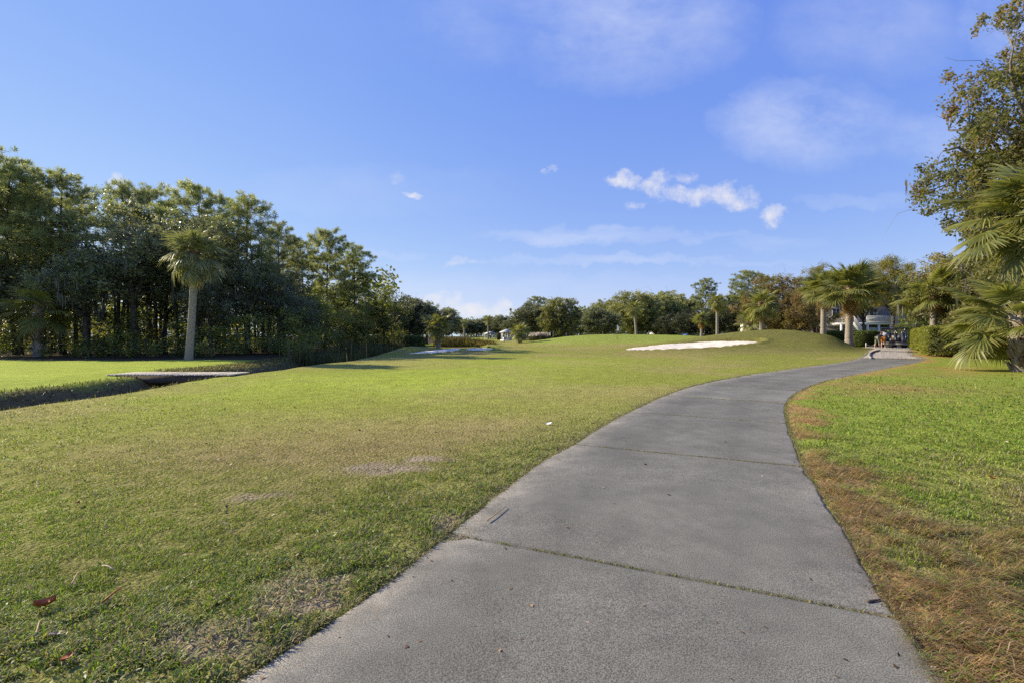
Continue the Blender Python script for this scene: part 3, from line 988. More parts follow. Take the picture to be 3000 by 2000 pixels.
# ---- grass blades near the viewer
def build_grass():
    rng = np.random.default_rng(11)
    N = 540000
    px = rng.uniform(-500, 3500, N)
    py = 985 + 1 / rng.uniform(1 / 1450, 1 / 105, N) * .42 + rng.uniform(105, 1450, N) * .58
    Y = 1984.0 / (py - 985) * rng.uniform(.97, 1.03, N); X = PX(px, Y)
    d, side, n1, n2, n3, dead, dirt, edge = masks(X, Y)
    dd = np.abs(X - ditch_x(Y))
    keep = (side != 0) & (X > -9.9) & (rng.random(N) > dirt * .84) & (d > rng.uniform(-.03, .03, N))
    keep |= (side == 0) & (d > -.012)
    tuft = fbm(X / .13, Y / .13, 91, 2); tuft2 = fbm(X / .5, Y / .5, 92, 3)
    keep &= rng.random(N) < (.16 + 1.25 * smooth(.34, .60, tuft * .6 + tuft2 * .4))
    keep |= (side != 0) & (d < .05) & (d > -.01) & (X > -9.9)
    # grass in the joints of the path
    X, Y, d, side, n1, n2, n3, dead, dirt = [a[keep] for a in (X, Y, d, side, n1, n2, n3, dead, dirt)]
    jx, jy = [], []
    for j in JL[1:6]:
        k0 = int(np.argmin(((PL - np.array(j)) ** 2).sum(1)))
        a, b = PL[k0], PR[k0]
        m = 1500 if k0 < 130 else 900
        f = rng.random(m)
        f = f[(vnoise(f * 30, f * 0, 13) > .22)]
        if abs(j[0] + .47) < .1:
            f = np.concatenate([f, rng.random(500) ** 2 * .10])
        dn = np.array([b[1] - a[1], a[0] - b[0]]); dn /= np.linalg.norm(dn)
        off = rng.normal(0, .013, len(f)) - (f < .09) * rng.random(len(f)) * .14
        jx.append(a[0] + (b[0] - a[0]) * f - dn[0] * -off); jy.append(a[1] + (b[1] - a[1]) * f - dn[1] * -off)
    for E_, sg in ((PL, -1), (PR, 1)):
        m = 9000
        t_ = rng.uniform(25, 240, m)
        ex = np.interp(t_, np.arange(400), E_[:, 0]); ey = np.interp(t_, np.arange(400), E_[:, 1])
        tx = np.interp(t_ + 1, np.arange(400), E_[:, 0]) - ex; ty = np.interp(t_ + 1, np.arange(400), E_[:, 1]) - ey
        ll = np.hypot(tx, ty) + 1e-9
        o = rng.uniform(-.02, .035, m)
        jx.append(ex + ty / ll * o * sg); jy.append(ey - tx / ll * o * sg)
    jx = np.concatenate(jx); jy = np.concatenate(jy)
    nj = len(jx); nfr = 18000
    X = np.concatenate([X, jx]); Y = np.concatenate([Y, jy])
    isj = np.zeros(len(X), bool); isj[-nj:] = True
    z = lambda a: np.concatenate([a, np.zeros(nj)])
    d, side, n1, n2, n3, dead, dirt = map(z, (d, side, n1, n2, n3, dead, dirt))
    n = len(X)
    base = terrain(X, Y, cut=False)
    base[isj] -= .004
    col = ground_color(X, Y)
    col[isj] = lerp3(np.broadcast_to(C(.20, .20, .075), (nj, 3)), C(.34, .24, .12), rng.random(nj))
    dist = np.hypot(X, Y)
    coarse = np.clip((1 - smooth(.2, 1.7, d)) * (side < 0) * (1 - smooth(6, 10, Y)) + .9 * gauss(X, Y, -2.9, 2.1, 1.3, .45) + .6 * (side > 0), 0, 1)
    th_ = fbm(X / .13, Y / .13, 91, 2)
    h = (.008 + .016 * rng.random(n)) * (.6 + .8 * smooth(.3, .65, th_)) * (1 + .8 * coarse) * (1 + .05 * np.maximum(dist - 5, 0)) * (.7 + .6 * n2)
    h[isj] = .008 + .016 * rng.random(nj)
    h[-nfr:] = .014 + .026 * rng.random(nfr)
    w = (.0023 + .0017 * rng.random(n)) * (1 + .65 * coarse) * np.maximum(1, dist / 4.2)
    az = rng.uniform(0, 2 * math.pi, n)
    lean = rng.uniform(.35, 1.4, n)
    isd = (dead > .45) & (rng.random(n) < .8) & ~isj
    lean[isd] = rng.uniform(1.15, 1.45, isd.sum())
    az[isd] = R(-40) + rng.normal(size=isd.sum()) * .55 + math.pi * (rng.random(isd.sum()) < .3)
    h[isd] *= rng.uniform(1.6, 3.6, isd.sum()); w[isd] *= .75
    dx, dy = np.cos(az), np.sin(az)
    sx, sy = -dy, dx
    mid = np.stack([X + dx * h * np.sin(lean) * .55, Y + dy * h * np.sin(lean) * .55, base + h * np.cos(lean * .6) * .62], 1)
    tip = np.stack([X + dx * h * (np.sin(lean) * 1.25), Y + dy * h * (np.sin(lean) * 1.25), base + h * np.cos(lean) * .95 + .003], 1)
    b0 = np.stack([X - sx * w / 2, Y - sy * w / 2, base - .004], 1); b1 = np.stack([X + sx * w / 2, Y + sy * w / 2, base - .004], 1)
    sv = np.stack([sx * w / 2, sy * w / 2, np.zeros(n)], 1)
    lift = np.where(isd, rng.uniform(0, .022, n), 0)[:, None] * np.array([0, 0, 1.0])
    mid = mid + lift; tip = tip + lift; b0 = b0 + lift; b1 = b1 + lift
    V = np.stack([b0, b1, mid + sv * .9, mid - sv * .9, tip], 1).reshape(-1, 3)
    # colour of each blade
    br = rng.random(n)
    pale = rng.random(n) < (.10 + .25 * coarse * (side < 0) + .45 * dead + .25 * smooth(.45, .65, n1))
    bc = col * (.55 + 1.15 * br ** 1.3)[:, None]
    straw = C(.34, .285, .16) * (.7 + .5 * rng.random((n, 1)))
    strawd = lerp3(np.broadcast_to(C(.33, .19, .075), (n, 3)), C(.46, .36, .21), rng.random(n) ** 1.5) * (.5 + .7 * rng.random((n, 1)))
    bc = np.where(pale[:, None], np.where((dead > .4)[:, None], strawd, straw), bc)
    gre = (rng.random(n) < .45) & (~pale | ((dead > .5) & (rng.random(n) < .35))) & ((dead < .5) | (rng.random(n) < .5))
    bc[gre & (dead >= .5)] = LUSH
    bc[gre] = bc[gre] * C(.72, 1.02, .62)
    i = np.arange(n) * 5
    F = [np.stack([i, i + 1, i + 2, i + 3], 1), np.stack([i + 3, i + 2, i + 4], 1)]
    print('blades', n)
    link('grass_blades', raw_mesh('grass_blades', V, F, M['grass'], col=np.repeat(bc, 5, axis=0)), kind='stuff')


build_grass()



# ================================================================== VEGETATION
def unit(v):
    return v / (np.linalg.norm(v, axis=-1, keepdims=True) + 1e-9)


def leaf_cards(Pt, size, rng, aspect=.55, up=.5, tint=None, out=None, outw=0.0):
    """rhombic leaves at the points"""
    n = len(Pt)
    nrm = rng.normal(size=(n, 3)); nrm[:, 2] = np.abs(nrm[:, 2]) + up
    nrm = unit(nrm)
    if out is not None:
        nrm = unit(nrm + outw * out)
    t = unit(np.cross(nrm, rng.normal(size=(n, 3))))
    b = np.cross(nrm, t)
    s = np.asarray(size) * (.65 + .7 * rng.random(n)); s = s[:, None]
    V = np.stack([Pt - t * s * .5, Pt + b * s * aspect * .5 + nrm * s * .06, Pt + t * s * .5, Pt - b * s * aspect * .5 + nrm * s * .06], 1).reshape(-1, 3)
    i = np.arange(n) * 4
    F = np.stack([i, i + 1, i + 2, i + 3], 1)
    return V, F, (None if tint is None else np.repeat(tint, 4))


def build_weeds():
    """broad-leaved weeds in the thin turf close to the path"""
    rng = np.random.default_rng(21)
    n = 26000
    x = rng.uniform(-4.6, .2, n); y = rng.uniform(1.2, 5.5, n)
    d, side, n1, n2, n3, dead, dirt, edge = masks(x, y)
    wgt = .9 * gauss(x, y, -2.7, 2.0, 1.3, .5) + .75 * gauss(x, y, -1.2, 2.2, .7, .6) + .55 * gauss(x, y, -.9, 3.6, .9, .9) + .3 * gauss(x, y, -1.2, 5.2, .9, .8)
    cl = fbm(x / .22, y / .22, 95, 3)
    keep = (side < 0) & (d > .015) & (rng.random(n) < wgt * smooth(.40, .62, cl) * 1.5)
    x, y = x[keep], y[keep]
    n = len(x)
    p = np.stack([x, y, terrain(x, y, cut=False) + rng.uniform(.004, .03, n)], 1)
    V, F, T = leaf_cards(p, .030, rng, .30, 1.2, rng.random(n))
    link('lawn_weeds', raw_mesh('lawn_weeds', V, F, M['weed'], tint=T), kind='stuff')
    # bits of straw and clippings on the soil
    n = 2600
    x = rng.uniform(-4, 4.5, n); y = rng.uniform(1.2, 6.5, n)
    d, side, n1, n2, n3, dead, dirt, edge = masks(x, y)
    keep = (side != 0) & ((dirt > .3) | (rng.random(n) < .25) | (d < .12))
    x, y = x[keep], y[keep]; n = len(x)
    p = np.stack([x, y, terrain(x, y, cut=False) + .012], 1)
    V, F, T = leaf_cards(p, .045, rng, .10, 3.0, rng.random(n))
    link('straw_clippings', raw_mesh('straw_clippings', V, F, M['clipping'], tint=T), kind='stuff')


def build_litter():
    rng = np.random.default_rng(33)
    n = 900
    px = rng.uniform(-300, 3300, n); py = rng.uniform(1110, 2050, n)
    y = 1984. / (py - 985); x = PX(px, y)
    d, side, *_ = masks(x, y)
    keep = (x > -9.8) & ((side != 0) | (rng.random(n) < .10) | (d > -.10))
    x, y = x[keep], y[keep]; n = len(x)
    p = np.stack([x, y, terrain(x, y, cut=False) + np.where(side[keep] == 0, .0125, .02)], 1)
    V, F, T = leaf_cards(p, np.clip(.012 + .005 * y, .016, .06), rng, .55, 2.0, rng.random(n))
    link('leaf_litter', raw_mesh('leaf_litter', V, F, M['litter'], tint=T), kind='stuff')


M['litter'] = mat_leaf('litter_leaf', [(0, (.07, .045, .03)), (.5, (.18, .10, .05)), (.85, (.33, .20, .09)), (1, (.55, .48, .38))], .7, .2, .1, (1, 1, 1))
build_litter()
M['weed'] = mat_leaf('weed_leaf', [(0, (.10, .15, .03)), (.6, (.17, .23, .04)), (1, (.26, .28, .09))], .5, .35, .3)
M['clipping'] = mat_leaf('clipping', [(0, (.20, .12, .06)), (.6, (.42, .32, .18)), (1, (.55, .48, .36))], .7, .2, .1, (1, 1, 1))
build_weeds()


def curve_pts(a, b, rng, n=5, sag=0.0, wob=.08):
    a, b = np.asarray(a, float), np.asarray(b, float)
    t = np.linspace(0, 1, n)[:, None]
    L_ = np.linalg.norm(b - a)
    p = a + (b - a) * t
    w = rng.normal(size=(1, 3)) * wob * L_
    p += np.sin(t * math.pi) * w + np.sin(t * 2 * math.pi) * rng.normal(size=(1, 3)) * wob * .5 * L_
    p[:, 2:] += np.sin(t * math.pi) * sag * L_
    return p


def broadleaf(seed, H=10., Rr=4.5, base=3., trunk_r=.25, limbs=7, clumps=90, clump_r=.9, per=180, leaf=.16, up=.6, shell=.55, lump=.35,
              fork=.32, flat=.7, leafmat='oak', bark='oak_bark', grad=.25, twig=True, moss=0, aspect=.55, shape=1.0, lean=(0, 0)):
    """returns (trunk mesh, crown mesh, moss mesh or None)"""
    rng = np.random.default_rng(seed)
    cz = (base + H) / 2; az_ = (H - base) / 2
    dirs = unit(rng.normal(size=(clumps, 3)))
    rr = (shell + (1 - shell) * rng.random(clumps)) * rng.choice([1, 1, 1, .62], clumps)
    lob = unit(rng.normal(size=(9, 3)))
    lo = np.max(np.clip(dirs @ lob.T, 0, 1) ** 3, axis=1)
    rad = rr * (1 - lump + lump * 1.25 * lo)
    cen = dirs * rad[:, None] * np.array([Rr, Rr, az_])
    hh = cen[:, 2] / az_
    cen[:, 2] = np.maximum(cen[:, 2], 1.3 - cz)
    wid = np.where(hh > 0, 1 - .12 * shape * hh, 1 + .10 * shape * hh)
    cen[:, :2] *= wid[:, None]
    cen[:, 2] += cz
    cen[:, 0] += lean[0] * (cen[:, 2] / H); cen[:, 1] += lean[1] * (cen[:, 2] / H)
    mb = MB()
    fz = H * fork
    top = np.array([lean[0] * .6 + rng.normal() * .2, lean[1] * .6 + rng.normal() * .2, H * .82])
    tp = curve_pts((0, 0, -.25), (top[0] * .4, top[1] * .4, fz), rng, 6, 0, .02)
    rads = np.linspace(1.0, .72, 6) * trunk_r; rads[0] *= 1.45; rads[1] *= 1.1
    mb.tube(tp, rads, 9)
    nodes = [(tp[-1], trunk_r * .6)]
    lead = curve_pts(tp[-1], top, rng, 7, 0, .05)
    mb.tube(lead, np.linspace(trunk_r * .7, trunk_r * .1, 7), 7)
    for q, r_ in zip(lead, np.linspace(trunk_r * .7, trunk_r * .1, 7)):
        nodes.append((q, r_))
    for i in range(limbs):
        a = 2 * math.pi * (i + rng.random() * .7) / limbs
        st = lead[min(5, int(i * 5.5 / limbs))] if i > limbs * .35 else tp[-1]
        e = np.array([math.cos(a) * Rr * (.55 + .25 * rng.random()), math.sin(a) * Rr * (.55 + .25 * rng.random()), 0])
        e[2] = st[2] + (H - st[2]) * (.25 + .4 * rng.random())
        e[0] += lean[0] * .5; e[1] += lean[1] * .5
        c = curve_pts(st, e, rng, 7, .08, .08)
        r0 = trunk_r * (.42 + .15 * rng.random())
        rs = np.linspace(r0, r0 * .25, 7)
        mb.tube(c, rs, 6)
        nodes += [(q, r_) for q, r_ in zip(c[2:], rs[2:])]
    NP = np.array([q for q, _ in nodes]); NR = np.array([r_ for _, r_ in nodes])
    Vs, Fs, Ts, nv = [], [], [], 0
    cr = np.full(clumps, clump_r) * (.6 + .8 * rng.random(clumps))
    pts, tints = [], []
    for c, r_, h_ in zip(cen, cr, hh):
        if twig:
            dd = np.linalg.norm(NP - c, axis=1) + np.maximum(0, NP[:, 2] - c[2]) * 1.5
            k_ = int(np.argmin(dd))
            b = curve_pts(NP[k_], c, rng, 5, .05, .10)
            mb.tube(b, np.linspace(min(NR[k_] * .6, .06 * Rr / 4.5), .012, 5), 4, False)
            for _ in range(2):
                s_ = b[2 + rng.integers(0, 2)]
                mb.tube(curve_pts(s_, c + rng.normal(size=3) * r_ * .7, rng, 4, 0, .1), np.linspace(.022, .006, 4), 3, False)
        m = int(per * (r_ / clump_r) ** 2 * (.7 + .6 * rng.random()))
        # sub sprays inside the clump
        ns = max(3, m // 22)
        sc_ = unit(rng.normal(size=(ns, 3))) * (rng.random((ns, 1)) ** .5) * r_ * np.array([1, 1, flat])
        idx = rng.integers(0, ns, m)
        p = c + sc_[idx] + rng.normal(size=(m, 3)) * r_ * .17
        pts.append(p)
        ct = rng.normal() * .13
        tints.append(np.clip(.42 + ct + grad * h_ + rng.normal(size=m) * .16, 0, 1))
    pts = np.vstack(pts); tints = np.concatenate(tints)
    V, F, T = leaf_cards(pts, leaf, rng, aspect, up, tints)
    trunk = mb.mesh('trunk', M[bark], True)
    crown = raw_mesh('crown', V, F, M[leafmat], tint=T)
    mm = None
    if moss:
        mb2V, mb2F, nn = [], [], 0
        low = np.argsort(cen[:, 2])[:max(8, int(clumps * .6))]
        for q in rng.choice(low, moss):
            c = cen[q] + rng.normal(size=3) * cr[q] * .6
            for _ in range(4):
                L_ = .3 + 1.0 * rng.random(); w = .03 + .05 * rng.random(); a = rng.random() * 6.28
                o = c + rng.normal(size=3) * .09
                u = np.array([math.cos(a), math.sin(a), 0]) * w
                mb2V.append(np.array([o - u * .5, o + u * .5, o + u * .7 + [rng.normal() * .03, 0, -L_ * .55], o - u * .6 + [0, 0, -L_ * .5], o + [rng.normal() * .04, rng.normal() * .04, -L_]]))
                mb2F.append([nn, nn + 1, nn + 2, nn + 3]); nn += 5
        Vm = np.vstack(mb2V); Fq = np.array(mb2F)
        mm = raw_mesh('hanging_moss', Vm, [Fq, np.stack([Fq[:, 3], Fq[:, 2], Fq[:, 2] + 2], 1)], M['moss'], tint=rng.random(len(Vm)))
    return trunk, crown, mm


def pine(seed, H=15., base=.42, Rr=3.4, trunk_r=.2, nb=58, needle=.40, per=34, nw=.042, top_round=.55, thin=1.65):
    rng = np.random.default_rng(seed)
    mb = MB()
    wob = rng.normal(size=2) * .35
    tt = np.linspace(0, 1, 12)
    tp = np.stack([np.sin(tt * 2.2) * wob[0], np.sin(tt * 2.7) * wob[1], -.25 + tt * (H - .3)], 1)
    rs = trunk_r * (1 - .86 * tt ** 1.1); rs[0] *= 1.3
    mb.tube(tp, rs, 8)
    tufts = []
    for i in range(nb):
        f = (i + rng.random()) / nb
        f = base + (1 - base) * f
        if rng.random() < .12: continue
        h = f * H
        c = (f - base) / (1 - base)
        prof = (.55 + .45 * min(1, c / .25)) * (1 - c ** 2.2) ** top_round + .12
        Lb = Rr * prof * (.5 + .6 * rng.random())
        a = i * 2.4 + rng.normal() * .5
        st = np.array([np.interp(f, tt, tp[:, 0]), np.interp(f, tt, tp[:, 1]), h])
        rise = (.10 + .55 * c + rng.normal() * .14)
        e = st + np.array([math.cos(a), math.sin(a), rise]) * Lb
        bp = curve_pts(st, e, rng, 6, -.05, .05)
        br = max(.014, .05 * (1 - .6 * c) * trunk_r / .2)
        mb.tube(bp, np.linspace(br, .012, 6), 4, False)
        nt = max(2, int(Lb * 3.4 * thin))
        for _ in range(nt):
            s_ = .38 + .62 * rng.random()
            q = np.array([np.interp(s_, np.linspace(0, 1, 6), bp[:, j]) for j in range(3)])
            off = rng.normal(size=3) * np.array([.44, .44, .30]) * (.42 + .5 * Lb / Rr)
            off[2] = abs(off[2]) * .9 - .06
            mb.tube(np.array([q, q + off * .6, q + off]), np.array([.014, .01, .006]), 3, False)
            tufts.append((q + off, unit(off + np.array([math.cos(a), math.sin(a), .9]) * .5)))
        tufts.append((e, unit(np.array([math.cos(a), math.sin(a), .7]))))
    for _ in range(8):
        tufts.append((tp[-1] + rng.normal(size=3) * .22, np.array([0, 0, 1.0])))
    # dead stubs on the bare trunk
    for _ in range(7):
        f = .2 + (base - .2) * rng.random(); a = rng.random() * 6.28; L_ = .3 + rng.random() * .9
        st = np.array([np.interp(f, tt, tp[:, 0]), np.interp(f, tt, tp[:, 1]), f * H])
        mb.tube(np.array([st, st + np.array([math.cos(a), math.sin(a), .1]) * L_]), np.array([.03, .008]), 4, False)
    C_ = np.array([t for t, _ in tufts]); D_ = np.array([d for _, d in tufts])
    n = len(C_)
    cen = np.repeat(C_, per, 0); dr = np.repeat(D_, per, 0)
    nd = unit(rng.normal(size=(n * per, 3)) * .85 + dr)
    L_ = needle * (.7 + .5 * rng.random((n * per, 1)))
    p0 = cen + dr * rng.uniform(-.16, .08, (n * per, 1)) + rng.normal(size=(n * per, 3)) * .05
    side = unit(np.cross(nd, rng.normal(size=(n * per, 3)))) * nw
    V = np.stack([p0 - side * .3, p0 + nd * L_ * .55 + side * .5, p0 + nd * L_, p0 + nd * L_ * .55 - side * .5], 1).reshape(-1, 3)
    i = np.arange(n * per) * 4
    F = np.stack([i, i + 1, i + 2, i + 3], 1)
    tt_ = np.repeat(np.clip(.45 + rng.normal(size=n) * .22, 0, 1), per) + rng.normal(size=n * per) * .1
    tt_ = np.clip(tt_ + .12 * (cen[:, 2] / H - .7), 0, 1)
    return mb.mesh('trunk', M['pine_bark'], True), raw_mesh('crown', V, F, M['needle'], tint=np.repeat(tt_, 4)), None


def place_tree(name, label, cat, meshes, px, Y, scale=1.0, rot=0.0, group=None, top=None, H=None, wide=1.0, z=None, x=None):
    """set the height from the top seen in the photo"""
    x = PX(px, Y) if x is None else x
    z0 = tz(x, Y) if z is None else z
    s = scale
    if top is not None:
        s = (PZ(top, Y) - z0) / H
    t = thing(name, label, cat, (x, Y, z0), rot, group)
    t.scale = (s * wide, s * wide, s)
    link('trunk', meshes[0], t); link('crown', meshes[1], t, kind='stuff')
    if meshes[2]:
        link('hanging_moss', meshes[2], t, kind='stuff')
    return t


PINES = [pine(101), pine(102, Rr=3.0, nb=54), pine(103, base=.46, Rr=3.8, nb=60), pine(104, base=.36, Rr=3.2, nb=68)]
OAKS = [broadleaf(201, 10, 4.4, 2.6, .26, 7, 85, .95, 190, .17, moss=26),
        broadleaf(202, 10, 4.0, 2.0, .24, 7, 80, .95, 190, .17, moss=18),
        broadleaf(203, 10, 4.8, 3.2, .28, 8, 90, 1.0, 180, .18, moss=14)]
BRIGHT = [broadleaf(211, 8, 3.6, 1.0, .2, 7, 80, .85, 170, .19, leafmat='bright'),
          broadleaf(212, 8, 3.8, .8, .2, 7, 80, .9, 170, .19, leafmat='bright')]

LW = 'trees of the wood beyond the creek'
# (px, Y, top, variant, rot, wide)
pine_list = [
    (50, 36, 487, 0, .3, 1.0, 'tallest pine at the left edge of the wood, dense rounded top'),
    (-70, 37, 500, 2, 1.3, 1.1, 'pine half cut off by the left edge of the picture'),
    (185, 37, 520, 3, 2.2, 1.1, 'broad pine second from the left edge of the wood'),
    (120, 44, 560, 1, 4.2, 1.0, 'slender pine behind the two leftmost tall pines'),
    (345, 42, 543, 1, 5.1, .9, 'pointed pine rising behind the silvery oak crowns'),
    (440, 45, 572, 0, .9, .9, 'flat-topped pine behind the tall leaning palm, on its left'),
    (585, 42, 558, 2, 2.9, 1.0, 'bushy pine rising right of the tall leaning palm crown'),
    (730, 40, 590, 1, 3.7, 1.05, 'open-branched pine with dark knobby top where the wood steps down'),
    (655, 46, 640, 3, 1.1, .9, 'pine tucked behind the open-branched knobby pine'),
    (812, 47, 668, 3, 5.3, .9, 'pine filling the dip right of the open-branched knobby pine'),
    (872, 54, 712, 0, 2.0, .95, 'small pine left of the two pines standing clear against sky'),
    (952, 50, 683, 2, .2, .85, 'tall pine standing clear against the sky, left of a pair'),
    (1040, 54, 730, 3, 4.0, .95, 'lower right pine of the pair standing clear against sky'),
]
for px, Y, top, v, rot, wide, lab in pine_list:
    place_tree('pine_tree', lab, 'tree', PINES[v], px, Y, top=top, H=15, rot=rot, wide=wide, group=LW)
oak_list = [
    (395, 36, 592, 0, .4, 1.0, 'silvery evergreen oak crown left of the tall leaning palm'),
    (575, 38, 632, 2, 1.9, .95, 'evergreen oak behind the crown of the tall leaning palm'),
    (255, 34.5, 690, 1, 3.0, 1.0, 'dark oak low in the wood between two pine trunks'),
    (60, 36, 760, 1, 5.0, 1.0, 'dark oak at the left end of the wood'),
    (720, 39, 740, 2, 4.1, 1.0, 'big dark oak right of the tall leaning palm'),
    (820, 43, 775, 0, 2.6, 1.0, 'dark oak above the end of the creek lawn'),
    (880, 41, 850, 1, .2, 1.0, 'low dark oak beside the reeds'),
    (480, 40, 720, 1, 1.2, 1.0, 'oak in the shade directly behind the tall leaning palm trunk'),
    (150, 41, 700, 2, 2.1, 1.0, 'oak in the depth of the wood behind two pine trunks'),
    (-60, 34, 700, 0, 2.1, 1.0, 'oak cut off by the left edge of the picture'),
    (620, 36, 800, 0, 5.6, .95, 'small mossy oak just right of the leaning palm trunk'),
]
for px, Y, top, v, rot, wide, lab in oak_list:
    place_tree('oak_tree', lab, 'tree', OAKS[v], px, Y, top=top, H=10, rot=rot, wide=wide, group=LW)
bright_list = [
    (1125, 57, 838, 0, .4, 1.0, 'bright green bushy tree right of the pair of clear pines'),
    (1040, 49, 890, 1, 1.4, 1.0, 'bright green low tree under the pair of clear pines'),
    (905, 47, 820, 0, 2.4, .9, 'yellow green tree between dark oaks and the pair of pines'),
    (1000, 56, 840, 1, 5.0, .9, 'pale green tree behind the trunks of the pair of pines'),
]
for px, Y, top, v, rot, wide, lab in bright_list:
    place_tree('leafy_tree', lab, 'tree', BRIGHT[v], px, Y, top=top, H=8, rot=rot, wide=wide, group=LW)


place_tree('pine_tree', 'dark dense pine at the far end of the wood', 'tree', PINES[3], 1325, 112, top=908, H=15, rot=2.7, wide=1.35, group=LW)


def build_mass(name, seed, n, fx, leaf, mat, up=.5, aspect=.55):
    """leaf clumps over an area; fx(rng, m) gives clump centres, radii"""
    rng = np.random.default_rng(seed)
    c, r = fx(rng)
    per = max(20, n // len(c))
    idx = np.repeat(np.arange(len(c)), per)
    d = unit(rng.normal(size=(len(idx), 3))) * (rng.random((len(idx), 1)) ** .45) * r[idx][:, None]
    p = c[idx] + d * np.array([1, 1, .8])
    p[:, 2] = np.maximum(p[:, 2], c[idx][:, 2] - r[idx] * .9)
    tint = np.clip(.42 + np.repeat(rng.normal(size=len(c)) * .18, per) + rng.normal(size=len(idx)) * .16, 0, 1)
    V, F, T = leaf_cards(p, leaf, rng, aspect, up, tint)
    return link(name, raw_mesh(name, V, F, M[mat], tint=T), kind='stuff')


def under_fx(rng):
    m = 760
    Y = rng.uniform(31.6, 52, m)
    x = PX(rng.uniform(-250, 930, m), Y) + 0
    x = np.minimum(x, -13.2 - rng.random(m) * 1.5 - .02 * (Y - 30))
    r = rng.uniform(.35, .95, m)
    z = terrain(x, Y) + rng.random(m) ** 1.5 * 3.4 * smooth(31, 35, Y) + r * .5
    return np.stack([x, Y, z], 1), r


build_mass('undergrowth', 301, 52000, under_fx, .19, 'under')


def under2_fx(rng):
    m = 260
    Y = rng.uniform(38, 80, m)
    x = -13.5 - rng.random(m) * 6 - .05 * (Y - 38)
    r = rng.uniform(.5, 1.2, m)
    z = terrain(x, Y) + rng.random(m) ** 1.5 * 3.0 + r * .5
    return np.stack([x, Y, z], 1), r


build_mass('creekside_undergrowth', 302, 26000, under2_fx, .19, 'under')


def deep_fx(rng):
    m = 1100
    Y = rng.uniform(50, 95, m)
    x = PX(rng.uniform(-700, 1150, m), Y)
    x = np.minimum(x, -15 - .05 * (Y - 50))
    r = rng.uniform(1.0, 2.2, m)
    z = terrain(x, Y) + rng.random(m) ** .9 * 9.5 + .6
    return np.stack([x, Y, z], 1), r


build_mass('deep_woodland', 303, 44000, deep_fx, .56, 'under')


def thin_trunks():
    """far stems deep in the wood"""
    rng = np.random.default_rng(77)
    mb = MB()
    for _ in range(70):
        Y = rng.uniform(38, 60); x = min(PX(rng.uniform(-150, 900), Y), -17)
        h = rng.uniform(6, 11); z0 = tz(x, Y) - .2
        l = rng.normal(size=2) * .5
        mb.tube(np.array([[x, Y, z0], [x + l[0] * .4, Y, z0 + h * .5], [x + l[0], Y + l[1], z0 + h]]), np.array([.13, .09, .03]) * rng.uniform(.7, 1.3), 5, False)
    mb.build('deep_woodland_stems', M['oak_bark'], kind='stuff')


thin_trunks()


# ---- reeds and marsh plants
def blades_mesh(name, pos, h, rng, mat, w=.03, lean=.25, tint=None):
    n = len(pos)
    a = rng.uniform(0, 6.283, n); l = np.abs(rng.normal(size=n)) * lean
    d = np.stack([np.cos(a), np.sin(a), np.zeros(n)], 1); s = np.stack([-np.sin(a), np.cos(a), np.zeros(n)], 1)
    up = np.array([0, 0, 1.0])
    h = h[:, None]; l = l[:, None]
    m = pos + up * h * .6 + d * h * l * .35
    t = pos + up * h * (1 - .25 * l) + d * h * l
    V = np.stack([pos - s * w * .5, pos + s * w * .5, m + s * w * .45, m - s * w * .45, t], 1).reshape(-1, 3)
    i = np.arange(n) * 5
    ti = rng.random(n) if tint is None else tint
    return raw_mesh(name, V, [np.stack([i, i + 1, i + 2, i + 3], 1), np.stack([i + 3, i + 2, i + 4], 1)], M[mat], tint=np.repeat(ti, 5))


def build_reeds():
    rng = np.random.default_rng(401)
    n = 9000
    Y = rng.uniform(29, 62, n); x = ditch_x(Y) + rng.normal(size=n) * .75 - .5
    cl = fbm(x * .6, Y * .6, 402, 3)
    keep = rng.random(n) < smooth(.35, .6, cl) + .25
    Y, x = Y[keep], x[keep]
    h = rng.uniform(.7, 1.7, len(Y)) * (.5 + .8 * cl[keep])
    link('creek_reeds', blades_mesh('creek_reeds', np.stack([x, Y, terrain(x, Y) - .05], 1), h, rng, 'reed', .045, .35, tint=rng.random(len(Y)) ** 2 * .8), kind='stuff')
    # low dry grass on the far creek bank
    n = 9000
    Y = rng.uniform(18.5, 34, n); x = ditch_x(Y) - rng.uniform(.3, 2.6, n)
    h = rng.uniform(.04, .15, n) * (1 + 1.2 * smooth(24, 31, Y))
    link('bank_grass', blades_mesh('bank_grass', np.stack([x, Y, terrain(x, Y) - .01], 1), h, rng, 'reed', .02, .8), kind='stuff')
    n = 9000
    Y = rng.uniform(4, 17.5, n); x = ditch_x(Y) + rng.uniform(-1.7, 1.5, n)
    h = rng.uniform(.03, .14, n)
    link('ditch_grass', blades_mesh('ditch_grass', np.stack([x, Y, terrain(x, Y) - .01], 1), h, rng, 'reed', .016, .9, tint=rng.random(n) * .6), kind='stuff')
    # golden marsh behind the palm
    n = 7000
    Y = rng.uniform(64, 96, n); x = PX(rng.uniform(1285, 1440, n), Y) + rng.normal(size=n) * .4
    cl = fbm(x * .35, Y * .35, 405, 3)
    h = rng.uniform(.5, 1.5, n) * (.4 + 1.0 * cl) * (1 - .45 * smooth(1350, 1440, x / Y * FPX + 1500))
    link('golden_marsh_grass', blades_mesh('golden_marsh_grass', np.stack([x, Y, terrain(x, Y)], 1), h, rng, 'golden', .09, .45), kind='stuff')


build_reeds()

